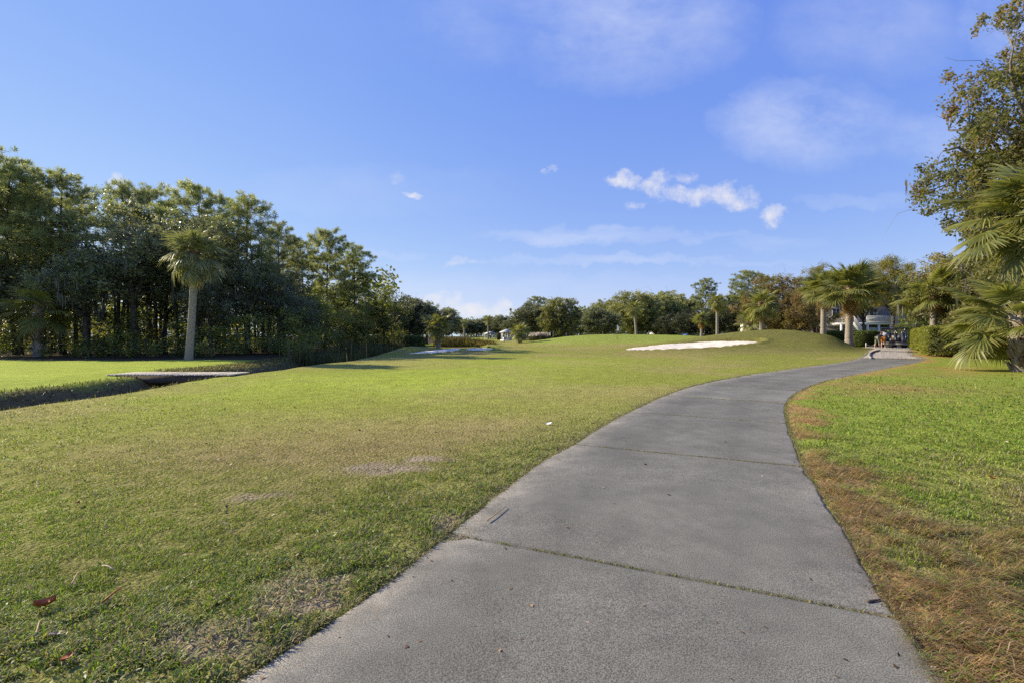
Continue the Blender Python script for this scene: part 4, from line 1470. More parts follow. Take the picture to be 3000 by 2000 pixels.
# ---- trees round the green and on the right
FOAK = [broadleaf(221, 12, 6.2, 2.0, .35, 8, 190, 1.25, 105, .38, leafmat='oak', moss=30, lump=.20, grad=.2, shell=.7),
        broadleaf(222, 12, 6.0, 1.2, .35, 8, 190, 1.25, 105, .38, leafmat='round', lump=.18, grad=.25, shell=.7),
        broadleaf(223, 12, 6.4, 1.6, .35, 8, 190, 1.25, 105, .38, leafmat='round', lump=.22, grad=.2, shell=.7)]
MAGN = broadleaf(224, 9, 4.6, .6, .25, 7, 150, .95, 120, .30, leafmat='magnolia', lump=.16, grad=.15, shell=.7)
CYPR = [broadleaf(225, 11, 3.6, 1.4, .22, 8, 130, .95, 210, .22, leafmat='cypress', lump=.45, flat=.4, up=1.0, shape=2.2, grad=.1, aspect=.3),
        broadleaf(226, 11, 4.4, 3.9, .25, 9, 110, .95, 210, .22, leafmat='cypress', lump=.4, flat=.4, up=1.0, shape=1.6, grad=.1, aspect=.3)]
VINE = broadleaf(227, 9, 4.6, .2, .2, 9, 150, .9, 200, .21, leafmat='vine', lump=.45, grad=.1, moss=0)
GR_ = 'trees round the far green'
far_list = [
    (FOAK[0], 12, 1195, 72, 868, .7, 1.06, 'oak_tree', 'grey green oak at the right end of the wood, above the reeds'),
    (FOAK[0], 12, 1250, 88, 882, 2.7, 1.19, 'oak_tree', 'dark oak closing the wood behind the short booted palm'),
    (FOAK[0], 12, 1300, 112, 905, 4.1, 1.19, 'oak_tree', 'dark oak right of the short booted palm, at the end of the wood'),
    (FOAK[2], 12, 1135, 74, 880, 5.7, 1.06, 'oak_tree', 'olive oak between the bright bushy tree and the reeds'),
    (FOAK[0], 12, 1395, 215, 936, .2, 1.19, 'oak_tree', 'small far oak seen above the golden marsh grass'),
    (FOAK[0], 12, 1440, 225, 926, 1.2, 1.58, 'oak_tree', 'far oak hung with moss behind the white pavilion'),
    (FOAK[0], 12, 1362, 210, 938, 5.2, 1.58, 'oak_tree', 'far oak at the end of the dark wood edge'),
    (FOAK[0], 12, 1478, 215, 925, 2.9, 1.45, 'oak_tree', 'far oak between the pavilion and the porch house'),
    (FOAK[0], 12, 1512, 205, 930, 4.4, 1.58, 'oak_tree', 'far oak just left of the porch house trees'),
    (FOAK[0], 12, 1552, 127, 888, .5, 1.25, 'oak_tree', 'grey mossy oak standing over the porch house'),
    (PINES[2], 15, 1575, 165, 872, 2.2, 1.3, 'pine_tree', 'umbrella pine top behind the grey mossy oak'),
    (FOAK[1], 12, 1640, 116, 868, .9, 1.08, 'round_tree', 'round olive green tree in front of the dark porch house'),
    (FOAK[0], 12, 1700, 170, 905, .9, 1.19, 'oak_tree', 'dark far tree in the gap right of the round olive tree'),
    (FOAK[0], 12, 1760, 108, 902, 2.0, 1.32, 'oak_tree', 'low wide oak beside the clipped hedge by the green'),
    (FOAK[2], 12, 1772, 140, 876, 3.0, 1.19, 'round_tree', 'darker tree behind the low wide oak by the green'),
    (FOAK[1], 12, 1865, 126, 852, 4.0, 1.25, 'round_tree', 'largest round tree, behind the tall thin palm by the flag'),
    (FOAK[2], 12, 1920, 134, 856, 5.2, 1.19, 'round_tree', 'round tree joined to the right of the largest round tree'),
    (FOAK[2], 12, 1985, 142, 858, .3, 1.32, 'round_tree', 'brownish tree between the largest round tree and the pine'),
    (PINES[0], 15, 1945, 175, 858, 1.0, 1.3, 'pine_tree', 'pine top showing over the brownish tree'),
    (PINES[3], 15, 2068, 120, 822, .4, 1.05, 'pine_tree', 'rounded green pine right of the brownish tree'),
    (PINES[2], 15, 2195, 112, 799, 2.0, 1.15, 'pine_tree', 'umbrella pine above the mound crest'),
    (PINES[1], 15, 2235, 122, 815, 4.0, 1.2, 'pine_tree', 'second pine crown right of the umbrella pine over the mound'),
    (MAGN, 9, 2022, 96, 905, 1.0, 1.25, 'magnolia_tree', 'dark glossy tree left of the yellowing palm'),
    (MAGN, 9, 1962, 110, 918, 2.0, 1.19, 'magnolia_tree', 'low dark tree under the brownish tree'),
    (MAGN, 9, 2130, 84, 880, 3.0, 1.25, 'magnolia_tree', 'dark glossy tree behind the tall slim palm by the mound'),
    (MAGN, 9, 2085, 98, 900, 4.4, 1.19, 'magnolia_tree', 'dark glossy tree behind the yellowing palm'),
    (FOAK[2], 12, 2160, 120, 850, 2.4, 0.92, 'round_tree', 'brown tinged tree below the umbrella pine'),
    (VINE, 9, 2270, 64, 800, .4, .95, 'vine_covered_tree', 'brown vine covered tree left of the pair of mound palms'),
    (VINE, 9, 2345, 60, 850, 2.2, .85, 'vine_covered_tree', 'low tangle of brown vines beside the left mound palm'),
    (CYPR[0], 11, 2388, 68, 765, 1.2, 1.0, 'cypress_tree', 'green and orange cypress behind the left mound palm'),
    (CYPR[1], 11, 2615, 62, 748, .6, 1.0, 'cypress_tree', 'orange tinted cypress standing over the golf carts'),
    (CYPR[1], 11, 2530, 66, 800, 2.6, .9, 'cypress_tree', 'orange tinted cypress behind the big mound palm'),
    (CYPR[0], 11, 2440, 80, 800, 3.6, 1.2, 'cypress_tree', 'green cypress far behind the two mound palms'),
]
for ms, H, px, Y, top, rot, wide, nm, lab in far_list:
    place_tree(nm, lab, 'tree', ms, px, Y, top=top, H=H, rot=rot, wide=wide, group=GR_)

# big tree on the right, half out of frame
GUM = broadleaf(231, 20, 8.2, -1.0, .38, 16, 560, .98, 165, .20, leafmat='gum', bark='gum_bark', lump=.16, shell=.42, grad=.22, moss=60, flat=.6, fork=.25, aspect=.7)
place_tree('sweetgum_tree', 'tall reddish green tree rising over the palms on the right', 'tree', GUM, 3095, 27.5, top=-50, H=20, rot=.7, wide=.76)
MOSSY = broadleaf(232, 8, 4.2, 1.0, .22, 8, 95, .9, 170, .20, leafmat='gum', bark='gum_bark', moss=50, lump=.35)
place_tree('oak_tree', 'mossy small tree behind the clipped hedge at right', 'tree', MOSSY, 2800, 38, top=715, H=8, rot=1.0, wide=.95)
place_tree('oak_tree', 'mossy small tree behind the lowest big fan palm', 'tree', MOSSY, 2930, 34, top=740, H=8, rot=3.0, wide=1.0)
place_tree('oak_tree', 'small tree at the right edge behind the fan palms', 'tree', MOSSY, 3080, 33, top=830, H=8, rot=4.0, wide=1.1)
place_tree('leafy_tree', 'green tree behind the house end, right of the cypress', 'tree', FOAK[1], 2730, 70, top=800, H=12, rot=4.0, wide=.75)


def far_fx(rng):
    m = 2200
    px = np.where(rng.random(m) < .85, rng.uniform(1330, 3700, m), rng.uniform(-600, 1330, m))
    px = np.where(rng.random(m) < .3, rng.uniform(1340, 2120, m), px)
    Y = rng.uniform(150, 260, m)
    Y = np.where(px < 1520, rng.uniform(240, 300, m), Y)
    x = PX(px, Y)
    r = rng.uniform(2.0, 4.0, m)
    z = terrain(x, Y) + rng.random(m) * 9
    return np.stack([x, Y, z], 1), r


build_mass('far_woodland', 304, 48000, far_fx, 1.3, 'oak')


# ---- palms
def frond_mesh(seed, Lp=1.0, fan=1.15, droop=.35, mat='frond', nl=34, wfac=1.0, name='frond'):
    rng = np.random.default_rng(seed)
    mb = MB(); tint = []
    s = np.linspace(0, 1, 6)
    pet = np.stack([s * Lp, 0 * s, -.10 * s ** 2 * Lp], 1)
    mb.tube(pet, np.linspace(.032, .016, 6), 4); tint += [.8] * mb.n
    d0 = unit(pet[-1] - pet[-2])
    cl = .42 * fan
    for i in range(nl):
        th = (i / (nl - 1) * 2 - 1) * R(122) + rng.normal() * .02
        f = math.cos(th / 2) ** 1.5
        t = f * cl
        o = pet[-1] + np.array([t, 0, -.22 * (t / cl) ** 2 * cl * .8 - .06 * t])
        Ll = fan * (.66 + .30 * math.cos(th * .8)) * (.9 + .2 * rng.random()) - t * .35
        dirv = unit(np.array([math.cos(th * .93), math.sin(th * .93), .22 - .30 * f]))
        sv = unit(np.cross(dirv, np.array([0, 0, 1.0])) + np.array([0, 0, (.5 if i % 2 else -.5)]))
        dr = droop * (.7 + .8 * rng.random())
        rr = [0, .35, .68, 1.0]; ww = np.array([.030, .060, .042, .006]) * wfac * fan / 1.15
        P_ = []
        for r_, w_ in zip(rr, ww):
            c = o + dirv * Ll * r_ + np.array([0, 0, -dr * Ll * r_ ** 2.4])
            P_ += [c - sv * w_ / 2, c + sv * w_ / 2]
        mb.add(P_, [[0, 1, 3, 2], [2, 3, 5, 4], [4, 5, 7, 6]])
        b = np.clip(.45 + rng.normal() * .13, 0, 1)
        tint += [b, b, b, b, b * 1.05, b * 1.05, min(1, b + .42), min(1, b + .42)]
    me = raw_mesh(name, np.vstack(mb.V), [np.vstack(mb.Q), np.vstack(mb.T)], M[mat], tint=np.clip(tint, 0, 1))
    return me


FR = [frond_mesh(1, .66, 1.1, .30, nl=38, wfac=1.25), frond_mesh(2, .75, 1.05, .42, nl=38, wfac=1.25), frond_mesh(3, .58, 1.15, .22, nl=38, wfac=1.25)]
FR_OLD = [frond_mesh(4, .6, .95, .9, 'frond_old'), frond_mesh(5, .65, .9, 1.2, 'frond_old')]
FR_LONG = [frond_mesh(6, 1.3, 1.25, .28, nl=46, wfac=1.25), frond_mesh(7, 1.15, 1.3, .45, nl=46, wfac=1.25), frond_mesh(8, 1.4, 1.2, .18, nl=46, wfac=1.25)]
FR_FAR = [frond_mesh(9, .62, 1.1, .35, nl=20, wfac=1.8), frond_mesh(10, .55, 1.1, .5, nl=20, wfac=1.8)]
FR_MID = [frond_mesh(11, .66, 1.0, .55, 'frond_grey', nl=26, wfac=1.5), frond_mesh(12, .72, 1.0, .75, 'frond_grey', nl=26, wfac=1.5), frond_mesh(13, .58, 1.05, .4, 'frond_grey', nl=26, wfac=1.5)]
PALMS = 'palms dotted over the golf course'


def palm(name, label, x, Y, ztop, n=30, s=1.0, r=.16, lean=(0, 0), fronds=FR, old=FR_OLD, nold=4, seed=0, base_flare=1.25, boots=True, emin=-52, emax=84,
         boot_parts=False, bow=(0, 0), group=PALMS, z0=None, boot_len=.5):
    rng = np.random.default_rng(seed + 900)
    z0 = tz(x, Y) if z0 is None else z0
    t = thing(name, label, 'palm tree', (x, Y, z0), 0, group)
    h = ztop - z0
    NT = 14 if h < 1.2 else 64
    tt = np.linspace(0, 1, NT)
    pts = np.stack([lean[0] * tt ** 1.3 + bow[0] * np.sin(tt * math.pi), lean[1] * tt + bow[1] * np.sin(tt * math.pi), -.15 + tt * (h + .15)], 1)
    rad = r * (1 + (base_flare - 1) * np.exp(-tt * 7)) * (1 - .10 * tt) * (1 + rng.normal(size=NT) * .02 + .035 * ((np.arange(NT) % 3) == 0))
    mb = MB(); mb.tube(pts, rad, 14)
    mb.build('trunk', M['palm_bark'], t, smooth_=True)
    top = pts[-1]
    if boots:
        mbb = MB()
        nb = 46 if not boot_parts else 90
        for i in range(nb):
            f = rng.random()
            zz = h - f * (boot_len if not boot_parts else h * 1.0) - .02
            a = i * 2.399 + rng.normal() * .1
            k_ = np.interp(zz, pts[:, 2], np.arange(NT)); c = np.array([np.interp(k_, np.arange(NT), pts[:, j]) for j in range(3)])
            rr = np.interp(k_, np.arange(NT), rad)
            u = np.array([math.cos(a), math.sin(a), 0]); v = np.array([-math.sin(a), math.cos(a), 0])
            L_ = (.16 + .20 * rng.random()) * (1.25 if boot_parts else 1.0); w = .085 * (.8 + .5 * rng.random()) * (1.35 if boot_parts else 1)
            b = c + u * (rr - .02)
            tip = b + u * (.07 + .13 * rng.random()) + np.array([0, 0, L_])
            V = [b - v * w + [0, 0, -.06], b + v * w + [0, 0, -.06], tip + v * w * .45, tip - v * w * .45,
                 b - v * w * .7 + u * .045 + [0, 0, -.03], b + v * w * .7 + u * .045 + [0, 0, -.03], tip + v * w * .3 + u * .03, tip - v * w * .3 + u * .03]
            Q = [[4, 5, 6, 7], [0, 4, 7, 3], [5, 1, 2, 6], [0, 1, 5, 4], [3, 7, 6, 2]]
            if boot_parts:
                q = MB(); q.add(V, Q); q.build('leaf_base', M['palm_bark'] if rng.random() < .75 else M['boot'], t)
            else:
                mbb.add(V, Q)
        if not boot_parts:
            mbb.build('leaf_bases', M['boot'], t, kind='stuff')
    for i in range(n):
        f = (i + .5) / n
        e = R(emax + (emin - emax) * f ** .9 + rng.normal() * 5)
        a = i * 2.399963 + rng.normal() * .12
        me = fronds[i % len(fronds)]
        sc_ = s * (.86 + .28 * rng.random()) * (1 - .18 * (f < .15))
        link('frond', me, t, (top[0] + .05 * math.cos(a), top[1] + .05 * math.sin(a), top[2] - .30 * f * s), (rng.normal() * .25, -e, a), sc_)
    for i in range(nold):
        a = rng.random() * 6.28; e = R(rng.uniform(-80, -50))
        link('dead_frond', old[i % len(old)], t, (top[0], top[1], top[2] - .35 * s), (rng.normal() * .2, -e, a), s * rng.uniform(.75, 1.0))
    return t


# tall leaning palm over the creek
palm('cabbage_palm', 'tall palm with bent pale trunk on the lawn across the creek', PX(552, 26.5), 26.5, PZ(738, 26.5), 56, .84, .185, (.30, 0), bow=(.10, 0), seed=1, fronds=FR_MID, nold=5, base_flare=1.15, emin=-58, boot_len=.35)
palm('cabbage_palm', 'big palm with thick trunk on the mulch beside the mound', PX(2487, 44), 44, PZ(842, 44), 40, 1.4, .29, (.1, 0), seed=2, nold=7, base_flare=1.35, boot_len=1.0, emin=-18)
palm('cabbage_palm', 'palm just left of the big mulch bed palm', PX(2412, 50), 50, PZ(842, 50), 34, 1.2, .26, (.05, 0), seed=3, nold=9, boot_len=.6, emin=-22)
palm('cabbage_palm', 'medium palm behind the crest of the mound', PX(2231, 58), 58, PZ(888, 58), 34, 1.12, .25, seed=4, nold=6, fronds=FR_FAR + FR[:1])
palm('cabbage_palm', 'low bushy palm left of the medium mound crest palm', PX(2197, 62), 62, PZ(945, 62), 26, .95, .24, seed=5, nold=2, fronds=FR_FAR)
palm('cabbage_palm', 'tall slim palm left of the mound crest', PX(2101, 74), 74, PZ(882, 74), 30, .85, .20, seed=6, nold=6, fronds=FR_FAR)
palm('cabbage_palm', 'palm with yellowing drooping fronds behind the green', PX(2055, 84), 84, PZ(932, 84), 22, .9, .22, seed=7, nold=14, fronds=FR_FAR, emin=-15)
palm('cabbage_palm', 'tall thin palm right of the flag', PX(1864, 96), 96, PZ(900, 96), 30, .98, .24, (-.5, 0), seed=8, nold=5, fronds=FR_FAR)
palm('cabbage_palm', 'short stubby palm alone on the fairway before the porch house', PX(1523, 82), 82, PZ(970, 82), 32, 1.0, .34, seed=9, nold=2, fronds=FR_FAR, boots=True)
palm('cabbage_palm', 'short booted palm beside the creek bunker', PX(1284, 58), 58, PZ(950, 58), 40, .98, .25, (-.1, 0), seed=10, nold=6, fronds=FR_FAR + FR[:1], boot_len=1.2)
palm('cabbage_palm', 'far palm left of the white pavilion', PX(1360, 150), 150, PZ(944, 150), 24, .9, .3, seed=11, nold=2, fronds=FR_FAR)
palm('cabbage_palm', 'far tall palm growing beside the white pavilion', PX(1430, 160), 160, PZ(936, 160), 24, 1.0, .26, seed=12, nold=4, fronds=FR_FAR)
palm('cabbage_palm', 'little palm between the green shrubs and the clipped hedge', PX(1681, 112), 112, PZ(962, 112), 20, .95, .25, seed=13, nold=0, fronds=FR_FAR)
palm('cabbage_palm', 'palm leaning over the far end of the clipped hedge at right', PX(2735, 37), 37, PZ(862, 37), 40, .95, .24, emin=-25, seed=14, nold=3, fronds=FR + FR_LONG[:1])
# the two near palms at the right edge
palm('cabbage_palm', 'short palm with criss-cross stubs and long fan leaves at the right edge', 20.45, 19.4, 2.05, 46, .88, .31, seed=15, nold=0, fronds=FR_LONG, boot_parts=True, base_flare=1.15, emin=-30, emax=80)
palm('cabbage_palm', 'tall palm at the right edge, only its drooping orange tipped crown in view', 21.6, 19.6, 6.6, 66, 1.15, .22, seed=16, nold=10, fronds=FR + FR_LONG[:1])
palm('cabbage_palm', 'medium palm between the two near palms and the clipped hedge', 23.9, 22.8, 2.6, 34, .82, .24, seed=17, nold=0, fronds=FR_LONG, emin=-25)
# a squat palm trunk with lattice stubs in the shade of the wood
palm('cabbage_palm', 'shaded palm with lattice trunk among the pines at left', PX(113, 33), 33, 3.3, 26, 1.05, .27, seed=18, nold=6, boot_parts=True, group=LW)


# ---- hedges and shrubs
def hedge(name, label, cat, c, L_, W_, H_, rz, n, leaf, mat, seed, lump=.12, z0=None, group=None, round_=.35):
    rng = np.random.default_rng(seed)
    z0 = tz(c[0], c[1]) if z0 is None else z0
    t = thing(name, label, cat, (c[0], c[1], z0), rz, group)
    # points on a rounded box
    ax = np.array([L_ / 2, W_ / 2, H_ / 2])
    p = rng.uniform(-1, 1, (n * 2, 3)) * ax
    f = np.array([W_ * H_, W_ * H_, L_ * H_, L_ * H_, L_ * W_ * 1.2]); f = f / f.sum()
    k_ = rng.choice(5, n * 2, p=f)
    p[k_ == 0, 0] = ax[0]; p[k_ == 1, 0] = -ax[0]; p[k_ == 2, 1] = ax[1]; p[k_ == 3, 1] = -ax[1]; p[k_ == 4, 2] = ax[2]
    rd = round_ * min(ax)
    q = np.clip(p, -(ax - rd), ax - rd); dlt = p - q
    l = np.linalg.norm(dlt, axis=1, keepdims=True)
    nrm = dlt / (l + 1e-6)
    p = q + nrm * np.minimum(l, rd)
    p[:, 2] = np.where(p[:, 2] < -ax[2] + rd, np.minimum(p[:, 2], p[:, 2]), p[:, 2])
    bul = (fbm(p[:, 0] * 1.1 + p[:, 2] * .7, p[:, 1] * 1.1 - p[:, 2] * .5, seed, 3) - .5) * 2
    p = p + nrm * (bul * lump)[:, None] - nrm * (rng.random((len(p), 1)) ** 2) * .22
    dens = fbm(p[:, 0] * 2.3 + 9, p[:, 1] * 2.3 + p[:, 2] * 2.1, seed + 3, 2)
    p = p[(rng.random(len(p)) < .35 + 1.2 * smooth(.3, .6, dens))][:n]
    nn = nrm[:len(p)]
    tint = np.clip(.45 + .25 * (bul[:len(p)]) + rng.normal(size=len(p)) * .18, 0, 1)
    p[:, 2] += H_ / 2
    V, F, T = leaf_cards(p, leaf, rng, .55, .3, tint)
    link('foliage', raw_mesh('foliage', V, F, M[mat], tint=T), t, kind='stuff')
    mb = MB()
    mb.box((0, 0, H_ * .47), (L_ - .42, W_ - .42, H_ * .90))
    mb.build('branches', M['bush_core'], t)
    return t


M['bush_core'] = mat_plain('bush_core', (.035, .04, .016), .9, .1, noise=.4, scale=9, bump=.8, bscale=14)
e1 = np.array([.816, -.578]); e2 = np.array([.578, .816]); C0 = np.array([25.25, 29.5])
ca = C0 + e1 * 1.8 + e2 * 1.9
hedge('clipped_hedge', 'large clipped yellow green hedge behind the near fan palms', 'hedge', ca, 3.6, 3.8, 1.9, math.atan2(e1[1], e1[0]), 15000, .085, 'hedge_y', 501)
cb = np.array([31.9, 38.4]) + e1 * .75
hedge('clipped_hedge', 'long clipped hedge lining the gravel beside the golf carts', 'hedge', cb, 11.5, 1.5, 1.75, math.atan2(e2[1], e2[0]), 11000, .10, 'hedge_y', 502)
hedge('clipped_hedge', 'bright green hedge behind the big mulch bed palm', 'hedge', (PX(2478, 55), 55), 4.6, 1.6, 1.75, 0, 6500, .13, 'shrub', 503)
hedge('clipped_hedge', 'dark rounded hedge left of the two golfers', 'hedge', (PX(2536, 51.5), 51.5), 2.9, 2.0, 1.7, .15, 5500, .12, 'shrub', 504, round_=.6)
hedge('clipped_hedge', 'dark low clipped hedge beside the far green', 'hedge', (PX(1745, 112), 112), 7.8, 1.2, 1.25, 0, 3600, .2, 'shrub', 505)
hedge('clipped_hedge', 'long low dark hedge in front of the parked cars', 'hedge', (PX(1985, 112), 112), 9.5, 1.0, 1.0, 0, 3200, .22, 'magnolia', 506)
hedge('round_shrub', 'low bright green shrub before the porch house', 'shrub', (PX(1662, 108), 108), 2.4, 1.4, .75, 0, 1300, .2, 'shrub', 507, round_=.9)
hedge('round_shrub', 'small green shrub at the left end of the far clipped hedge', 'shrub', (PX(1693, 110), 110), 1.8, 1.2, .6, 0, 900, .2, 'shrub', 508, round_=.9)
hedge('round_shrub', 'small green shrub under the low wide oak by the green', 'shrub', (PX(1752, 107), 107), 2.2, 1.0, .55, 0, 900, .2, 'shrub', 509, round_=.9)
hedge('round_shrub', 'dark upright shrub between the pavilion and the porch', 'shrub', (PX(1464, 150), 150), 2.0, 2.0, 2.4, 0, 1200, .3, 'magnolia', 510, round_=.8)
hedge('round_shrub', 'dark bush behind the hedge beside the golf carts', 'shrub', (PX(2690, 52), 52), 4.5, 2.5, 2.6, .3, 4200, .17, 'shrub', 511, round_=.7)
hedge('round_shrub', 'dark bush under the mossy trees behind the near palms', 'shrub', (PX(2890, 33), 33), 4.0, 2.0, 2.3, -.3, 5000, .13, 'shrub', 512, round_=.7)
hedge('round_shrub', 'bush at the creek end of the reeds', 'shrub', (PX(1215, 56), 56), 2.4, 2.0, 1.5, 0, 2400, .16, 'shrub', 513, round_=.8)


# pampas grass clump
def pampas():
    rng = np.random.default_rng(601)
    t = thing('pampas_grass', 'clump of pampas grass with pale plumes before the porch house', 'grass clump', (PX(1580, 100), 100, tz(PX(1580, 100), 100)))
    n = 1500
    p = np.stack([rng.normal(size=n) * .95, rng.normal(size=n) * .5, np.zeros(n)], 1)
    link('leaves', blades_mesh('leaves', p, rng.uniform(.6, 1.2, n), rng, 'reed', .06, .5), t, kind='stuff')
    n = 260
    p = np.stack([rng.normal(size=n) * .95, rng.normal(size=n) * .45, rng.uniform(.9, 1.2, n)], 1)
    link('plumes', blades_mesh('plumes', p, rng.uniform(.5, .8, n), rng, 'pampas', .16, .25), t, kind='stuff')


pampas()

# ================================================================== THINGS
# ---- plank bridge over the creek
def bridge():
    x0, x1, y0, y1, zt = -13.7, -9.5, 16.35, 17.55, .12
    t = thing('plank_bridge', 'weathered plank footbridge across the creek', 'bridge', ((x0 + x1) / 2, (y0 + y1) / 2, zt - .1))
    L_ = x1 - x0
    rng = np.random.default_rng(8)
    n = 34
    for i in range(n):
        mb = MB()
        w = L_ / n
        mb.box((-L_ / 2 + (i + .5) * w, rng.normal() * .012, .08 + rng.normal() * .003), (w - .006, y1 - y0, .04))
        mb.build('deck_plank', M['wood'], t)
    for yy in (-(y1 - y0) / 2 + .10, 0, (y1 - y0) / 2 - .10):
        mb = MB(); mb.box((0, yy, -.07), (L_ - .5, .09, .255)); mb.build('beam', M['wood_dark'], t)
    for xx in (-L_ / 2 + 1.0, L_ / 2 - 1.0):
        mb = MB(); mb.box((xx, 0, -.62), (.14, y1 - y0 - .1, .8)); mb.build('pier', M['wood_dark'], t)


bridge()

# ---- flag on the green
fx, fy = PX(1808, 71), 71
fl = thing('golf_flag', 'white flag on a thin pole in the green', 'flag', (fx, fy, tz(fx, fy)))
mb = MB(); mb.tube(np.array([[0, 0, -.1], [0, 0, 1.0]]), .022, 8); mb.build('pole', M['black'], fl)
mb = MB(); mb.tube(np.array([[0, 0, 1.0], [0.03, 0, 2.15]]), .022, 8); mb.build('pole_top', M['white'], fl)
mb = MB()
nn = 7
V = []
for i in range(nn):
    s_ = i / (nn - 1)
    for j in range(3):
        V.append([.04 + s_ * .30 * (1 - .25 * j * .5), .05 * math.sin(s_ * 5 + j), 2.12 - j * .34 - s_ * .18 + .02 * math.cos(s_ * 6)])
V = np.array(V); V2 = V + np.array([0, .008, 0])
Q = [[i * 3 + j, i * 3 + j + 1, (i + 1) * 3 + j + 1, (i + 1) * 3 + j] for i in range(nn - 1) for j in range(2)]
mb.add(np.vstack([V, V2]), Q + [[a + 21, b + 21, c + 21, d + 21] for a, b, c, d in Q]); mb.build('flag_cloth', M['cloth_flag'], fl)
mb = MB(); mb.lathe([(.0, .0), (.054, .0), (.054, .012), (0, .012)], (0, 0, .0), 12); mb.build('cup', M['white'], fl)


# ---- shelter pavilion
def gable(mb, L_, W_, z0, z1, over=.25, th=.12):
    a = [(-W_ / 2 - over, z0 - .1), (0, z1), (W_ / 2 + over, z0 - .1), (W_ / 2 + over, z0 - .1 + th), (0, z1 + th), (-W_ / 2 - over, z0 - .1 + th)]
    return a


def pavilion():
    x, y = PX(1436, 170), 170
    t = thing('picnic_pavilion', 'small white open pavilion with pale gable roof far down the course', 'pavilion', (x, y, tz(x, y)), .35)
    for sx in (-1, 1):
        for sy in (-1, 1):
            mb = MB(); mb.box((sx * 1.35, sy * 1.6, .85), (.24, .24, 1.75)); mb.build('post', M['white'], t)
    mb = MB()
    mb.prism([(-1.75, 1.65), (0, 2.35), (1.75, 1.65), (1.75, 1.8), (0, 2.5), (-1.75, 1.8)], -2.1, 2.1)
    mb.build('roof', M['pale_roof'], t)
    mb = MB(); mb.prism([(-1.4, 1.72), (1.4, 1.72), (0, 2.28)], -1.75, -1.68); mb.build('gable_panel', M['white'], t)
    mb = MB(); mb.box((0, 0, .02), (3.2, 3.8, .1)); mb.build('floor_slab', M['stone'], t)
    q = thing('drinks_cooler', 'blue drinks cooler standing inside the small pavilion', 'cooler', (x + .2, y - .6, tz(x, y) + .07))
    mb = MB(); mb.lathe([(0, 0), (.26, 0), (.28, .7), (.3, .72), (.3, .85), (.0, .9)], n=14); mb.build('tank', M['bright_blue'], q)
    mb = MB(); mb.box((0, -.31, .18), (.06, .08, .06)); mb.build('tap', M['white'], q)


pavilion()


def small_post(px, Y, h, label, head=True):
    x = PX(px, Y)
    t = thing('marker_post', label, 'post', (x, Y, tz(x, Y)))
    mb = MB(); mb.box((0, 0, h / 2 - .1), (.12, .12, h + .2)); mb.build('stake', M['wood_dark'], t)
    if head:
        mb = MB(); mb.box((0, -.08, h - .15), (.42, .06, .5)); mb.build('sign_board', M['grey_plastic'], t)


small_post(1401, 120, 1.6, 'grey tee sign post in the golden marsh grass')
small_post(1478, 104, 1.0, 'dark sign post on the fairway before the porch')


# ---- houses
def window(t, x, y, z, w, h, face=-1):
    f = MB(); f.box((x, y, z), (w + .16, .10, h + .16)); fo = f.build('window', M['white'], t)
    g = MB(); g.box((x, y + face * .045, z), (w, .03, h)); g.build('pane', M['glass'], fo)
    b = MB(); b.box((x, y + face * .07, z), (.05, .02, h)); b.build('glazing_bar', M['white'], fo)


def porch_house():
    Y = 136; x = PX(1600, Y)
    t = thing('porch_house', 'low brown house with white porch columns under the round trees', 'house', (x, Y, tz(x, Y) - .1))
    W_ = 15.5
    mb = MB(); mb.box((0, 3, 1.5), (W_, 6, 3.0)); mb.build('wall', M['dark_wall'], t)
    mb = MB(); mb.prism([(-W_ / 2 - .6, 2.8), (-W_ / 2 + 2.5, 3.8), (W_ / 2 - 2.5, 3.8), (W_ / 2 + .6, 2.8)], -1.8, 6.5); mb.build('roof', M['dark_wall'], t)
    for i in range(9):
        mb = MB(); mb.box((-W_ / 2 + .4 + i * (W_ - .8) / 8, -1.5, 1.4), (.22, .22, 2.8)); mb.build('porch_column', M['white'] if i > 4 else M['wood_dark'], t)
    mb = MB(); mb.box((0, -.75, .2), (W_, 1.9, .4)); mb.build('porch_floor', M['grey_wall'], t)
    for i, xx in enumerate((-5.4, -2.2, 1.2, 3.6, 6.0)):
        window(t, xx, -.04, 1.55, 1.2, 1.5)
    mb = MB(); mb.box((-3.8, -.03, 1.35), (.95, .08, 2.0)); d = mb.build('door', M['grey_wall'], t)
    mb = MB(); mb.box((-3.45, -.10, 1.3), (.05, .06, .14)); mb.build('handle', M['metal'], d)
    x2 = PX(1484, 134)
    g = thing('gazebo', 'white columned gazebo with pale roof beside the porch house', 'gazebo', (x2, 134, tz(x2, 134)))
    for a in range(6):
        an = a * math.pi / 3 + .3
        mb = MB(); mb.tube(np.array([[1.4 * math.cos(an), 1.4 * math.sin(an), 0], [1.4 * math.cos(an), 1.4 * math.sin(an), 2.3]]), .14, 8); mb.build('column', M['white'], g)
    mb = MB(); mb.lathe([(1.95, 2.2), (1.95, 2.35), (.2, 3.1), (0, 3.15)], n=6); mb.lathe([(0, 2.2), (1.95, 2.2)], n=6); mb.build('roof', M['pale_roof'], g)
    mb = MB(); mb.lathe([(1.7, -.1), (1.7, .25), (0, .25)], n=6); mb.build('base', M['white'], g)
    mb = MB(); mb.lathe([(1.42, .3), (1.42, .85), (1.36, .85), (1.36, .3)], n=6); mb.build('balustrade', M['white'], g)


porch_house()


